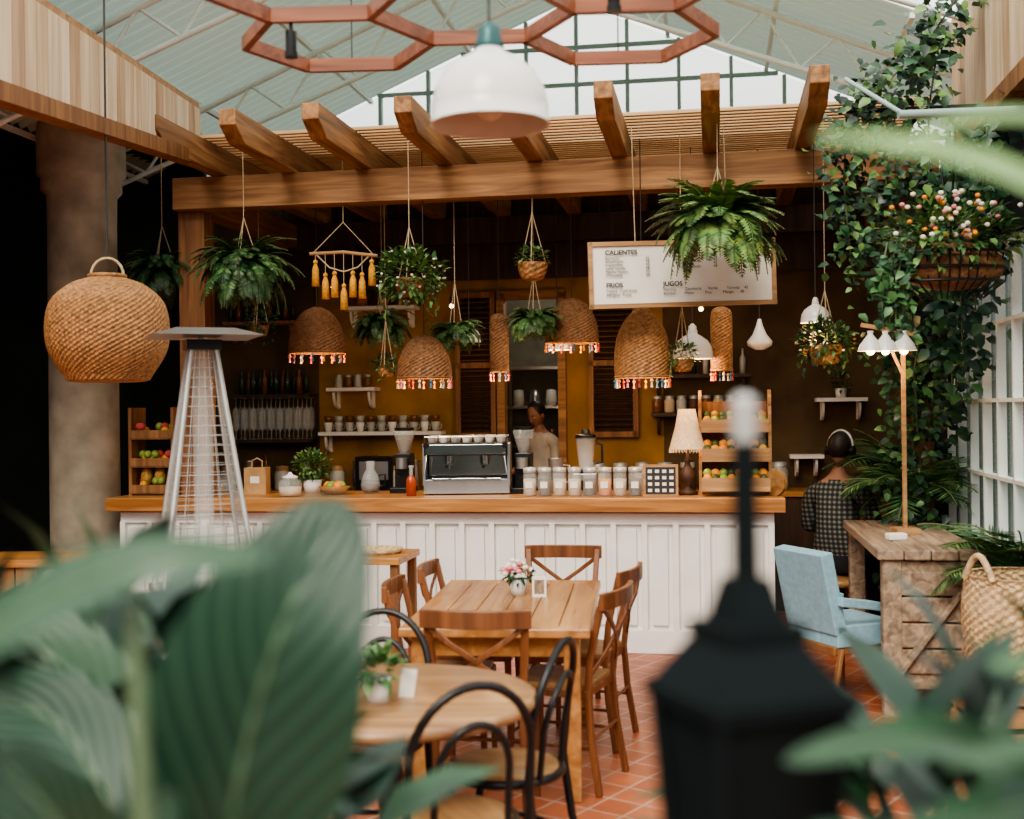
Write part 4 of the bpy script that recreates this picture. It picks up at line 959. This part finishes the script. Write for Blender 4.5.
# ------------------------------------------------------------------ foreground plants
def bigleaf(w, pts, wid, k, up=(0,-1,0.3), fold=0.15, nu=10, wave=0.03):
    P=[Vector(p) for p in pts]; Q=[]
    for i in range(len(P)-1):
        p0=P[max(i-1,0)];p1=P[i];p2=P[i+1];p3=P[min(i+2,len(P)-1)]
        for j in range(8):
            t=j/8; Q.append(0.5*((2*p1)+(p2-p0)*t+(2*p0-5*p1+4*p2-p3)*t*t+(3*p1-p0-3*p2+p3)*t**3))
    Q.append(P[-1]); n=len(Q); vs=[]; uvs=[]
    for i,p in enumerate(Q):
        t=i/(n-1); d=(Q[min(i+1,n-1)]-Q[max(i-1,0)]).normalized(); sd=d.cross(Vector(up)).normalized(); nn=sd.cross(d)
        hw_=wid*0.5*(math.sin(math.pi*min(1,(t**0.8)))**0.62)+0.001
        for j in range(nu+1):
            s=-1+2*j/nu
            vs.append(p+sd*s*hw_+nn*(abs(s)*fold*hw_+wave*hw_*math.sin(9*t+2*s)-0.25*fold*hw_*s*s)); uvs.append((0.5+0.5*s,t))
    o=w.add(vs,[(i*(nu+1)+j,i*(nu+1)+j+1,(i+1)*(nu+1)+j+1,(i+1)*(nu+1)+j) for i in range(n-1) for j in range(nu)],k,True)
    for i,u in enumerate(uvs): w.uv[o+i]=u
    w.tube(Q[:-2],[0.003*(1-0.7*i/n) for i in range(n-2)],'palestem',seg=5)
w = MB("calathea_plant")
w.lathe([(0,0),(0.16,0),(0.22,0.45),(0.23,0.5),(0.2,0.5)],'terr',(-0.38,1.35,0),seg=32); w.lathe([(0,0.47),(0.2,0.47)],'soil',(-0.38,1.35,0),seg=20)
B=(-0.38,1.35,0.47)
def stalk(p): w.tube([B,((B[0]+p[0])/2-0.02,(B[1]+p[1])/2,(B[2]+p[2])/2+0.1),p],0.007,'g2',seg=6)
L=[ ([(-0.30,1.20,1.16),(-0.275,1.19,1.32),(-0.235,1.20,1.46),(-0.175,1.24,1.59)],0.215,'vein',(0.1,-1,0.15)),
    ([(-0.50,1.0,1.45),(-0.40,0.98,1.52),(-0.30,0.98,1.560),(-0.205,1.0,1.56)],0.055,'vein2',(0,-0.8,0.6)),
    ([(-0.34,1.12,1.10),(-0.375,1.10,1.22),(-0.42,1.08,1.32),(-0.47,1.08,1.38)],0.11,'vein',(0.2,-1,0.1)),
    ([(-0.36,1.30,1.12),(-0.46,1.36,1.24),(-0.55,1.42,1.32),(-0.66,1.45,1.34)],0.14,'vein',(0,-0.9,0.3)),
    ([(-0.42,1.15,1.10),(-0.40,1.12,1.19),(-0.36,1.10,1.27),(-0.31,1.1,1.33)],0.09,'vein',(0,-1,0.1)),
    ([(-0.44,1.5,1.1),(-0.52,1.55,1.22),(-0.60,1.6,1.34),(-0.70,1.62,1.40)],0.16,'vein2',(0,-1,0.3)),
    ([(-0.46,1.2,1.10),(-0.50,1.15,1.20),(-0.52,1.12,1.28),(-0.55,1.1,1.33)],0.10,'vein',(0,-1,0.1)) ]
for pts,wd,k,up in L: stalk(pts[0]); bigleaf(w,pts,wd,k,up)
w.tube([(-0.34,1.2,0.5),(-0.325,1.02,1.2),(-0.312,1.0,1.35),(-0.318,1.0,1.52)],[0.009,0.009,0.008,0.006],'palestem',seg=8)
blob(w,(-0.62,1.7,1.0),(0.42,0.3,0.42),420,0.17,('g0','g0','g1'),hollow=0.3,wl=0.4)
w.done()
w = MB("foliage_planter_left"); w.box((-1.35,2.6,0.3),(0.9,0.4,0.6),'darkwood')
blob(w,(-1.15,2.6,0.85),(0.55,0.3,0.42),520,0.16,('g0','g1','g1'),hollow=0.3); w.done()
w = MB("dracaena_plant")
w.lathe([(0,0),(0.16,0),(0.22,0.45),(0.23,0.5),(0.2,0.5)],'terr',(0.62,1.35,0),seg=32); w.lathe([(0,0.47),(0.2,0.47)],'soil',(0.62,1.35,0),seg=20)
w.tube([(0.62,1.35,0.47),(0.64,1.33,0.9),(0.66,1.30,1.2)],0.02,'stem')
for pts,wd,k in (([(0.62,1.30,1.18),(0.50,1.20,1.31),(0.38,1.12,1.37),(0.24,1.08,1.36)],0.05,'g1'),
    ([(0.62,1.28,1.20),(0.52,1.10,1.31),(0.40,1.0,1.34),(0.25,0.95,1.31)],0.05,'g1'),
    ([(0.62,1.28,1.16),(0.48,1.1,1.26),(0.34,1.02,1.29),(0.14,1.0,1.32)],0.04,'g1'),
    ([(0.64,1.28,1.22),(0.60,1.2,1.36),(0.52,1.12,1.43),(0.42,1.06,1.45)],0.035,'g2'),
    ([(0.66,1.30,1.2),(0.62,1.15,1.32),(0.53,1.02,1.36),(0.38,0.95,1.37)],0.055,'g0'),
    ([(0.64,1.28,1.16),(0.55,1.0,1.25),(0.42,0.9,1.28),(0.22,0.85,1.30)],0.05,'g0'),
    ([(0.70,1.30,1.22),(0.66,1.15,1.40),(0.60,1.05,1.47),(0.47,1.0,1.50)],0.035,'g1'),
    ([(0.66,1.3,1.2),(0.52,1.0,1.39),(0.42,0.92,1.42),(0.32,0.9,1.41)],0.025,'g1'),
    ([(0.66,1.3,1.18),(0.50,0.95,1.33),(0.36,0.85,1.36),(0.20,0.82,1.39)],0.025,'g1'),
    ([(0.72,1.30,1.22),(0.80,1.15,1.55),(0.62,1.05,1.72),(0.47,1.0,1.84),(0.36,0.98,1.885),(0.25,0.98,1.90)],0.034,'palmL'),
    ([(0.72,1.30,1.22),(0.86,1.2,1.6),(0.66,1.1,1.86),(0.50,1.08,1.93),(0.40,1.06,1.93),(0.34,1.06,1.90)],0.018,'palmL'),
    ([(0.72,1.30,1.22),(0.82,1.1,1.5),(0.64,1.0,1.66),(0.50,0.95,1.75),(0.42,0.93,1.79)],0.020,'palmL')):
    bigleaf(w,pts,wd,k,up=(0,-0.8,0.6),fold=0.25,nu=6)
blob(w,(0.68,1.75,0.90),(0.46,0.3,0.38),460,0.17,('g0','g1','g0'),hollow=0.3,wl=0.32)
w.done()
w = MB("garden_lantern")
w.box((0,0,0.55),(0.035,0.035,1.1),'blackm'); w.box((0,0,0.015),(0.2,0.2,0.03),'blackm')
w.box((0,0,1.11),(0.13,0.13,0.02),'blackm')
for sx in (-1,1):
    for sy in (-1,1): w.beam([(sx*0.050,sy*0.050,1.12),(sx*0.068,sy*0.068,1.385)],0.012,0.012,'blackm')
w.add([(-0.046,-0.046,1.12),(0.046,-0.046,1.12),(0.046,0.046,1.12),(-0.046,0.046,1.12),(-0.064,-0.064,1.385),(0.064,-0.064,1.385),(0.064,0.064,1.385),(-0.064,0.064,1.385)],[(0,1,5,4),(1,2,6,5),(2,3,7,6),(3,0,4,7)],'blackm')
def pyr(z0,a,z1,b): w.add([(-a,-a,z0),(a,-a,z0),(a,a,z0),(-a,a,z0),(-b,-b,z1),(b,-b,z1),(b,b,z1),(-b,b,z1)],[(3,2,1,0),(0,1,5,4),(1,2,6,5),(2,3,7,6),(3,0,4,7),(4,5,6,7)],'blackm')
pyr(1.385,0.078,1.40,0.078); pyr(1.40,0.072,1.45,0.040); pyr(1.45,0.043,1.465,0.043); pyr(1.465,0.030,1.51,0.018)
w.cyl((0,0,1.50),(0,0,1.645),0.014,'blackm',r2=0.013); w.cyl((0,0,1.645),(0,0,1.685),0.013,'alu'); w.ball((0,0,1.685),(0.013,0.013,0.008),'alu')
w.done((0.232,1.2,0),rad(20))

# ------------------------------------------------------------------ lights and sky
wd = bpy.data.worlds.new("World"); bpy.context.scene.world = wd; wd.use_nodes = True; nt = wd.node_tree
bg = nt.nodes["Background"]; tc = nt.nodes.new("ShaderNodeTexCoord"); sp = nt.nodes.new("ShaderNodeSeparateXYZ")
nt.links.new(tc.outputs["Generated"], sp.inputs[0])
r = ramp(nt, [(0.0,(0.045,0.055,0.05)),(0.12,(0.20,0.23,0.22)),(0.26,(0.98,1.0,0.97)),(1.0,(1.0,0.99,0.93))]); nt.links.new(sp.outputs[2], r.inputs[0])
nt.links.new(r.outputs[0], bg.inputs[0]); bg.inputs[1].default_value = 2.2
s = bpy.data.lights.new("sun",'SUN'); s.energy = 3.0; s.angle = rad(26); s.color = (1,0.90,0.76)
so = bpy.data.objects.new("sun",s); bpy.context.collection.objects.link(so); so.rotation_euler = (rad(44),rad(-18),0)
def pl(loc,e,c=(1,0.62,0.32),r_=0.05):
    l=bpy.data.lights.new("lamp_glow",'POINT'); l.energy=e; l.color=c; l.shadow_soft_size=r_
    o=bpy.data.objects.new("lamp_glow",l); bpy.context.collection.objects.link(o); o.location=loc
pl((-1.455,9.0,2.10),9); pl((-0.61,8.4,1.87),7); pl((0.457,9.0,2.1),9); pl((0.884,8.1,1.83),7); pl((-0.09,9.0,1.9),6); pl((1.27,8.4,1.97),8); pl((1.98,7.8,2.17),7)
pl((0.36,9.35,2.08),8); p=W(1.6,0.3,1.45); pl(p,3); pl((2.2,7.1,1.93),6); pl(W(0.4,3.3,2.9),16,(1,0.90,0.75))

cam = bpy.data.cameras.new("camera"); co = bpy.data.objects.new("camera",cam); bpy.context.collection.objects.link(co)
co.location=(0,0,1.68); co.rotation_euler=(rad(90),rad(0.7),0); cam.sensor_width=36; cam.lens=36*1200/1024; cam.clip_start=0.05
cam.dof.use_dof=True; cam.dof.focus_distance=8.0; cam.dof.aperture_fstop=1.7
bpy.context.scene.camera=co
try: bpy.context.scene.view_settings.look='AgX - Medium High Contrast'
except Exception as ex: print(ex)
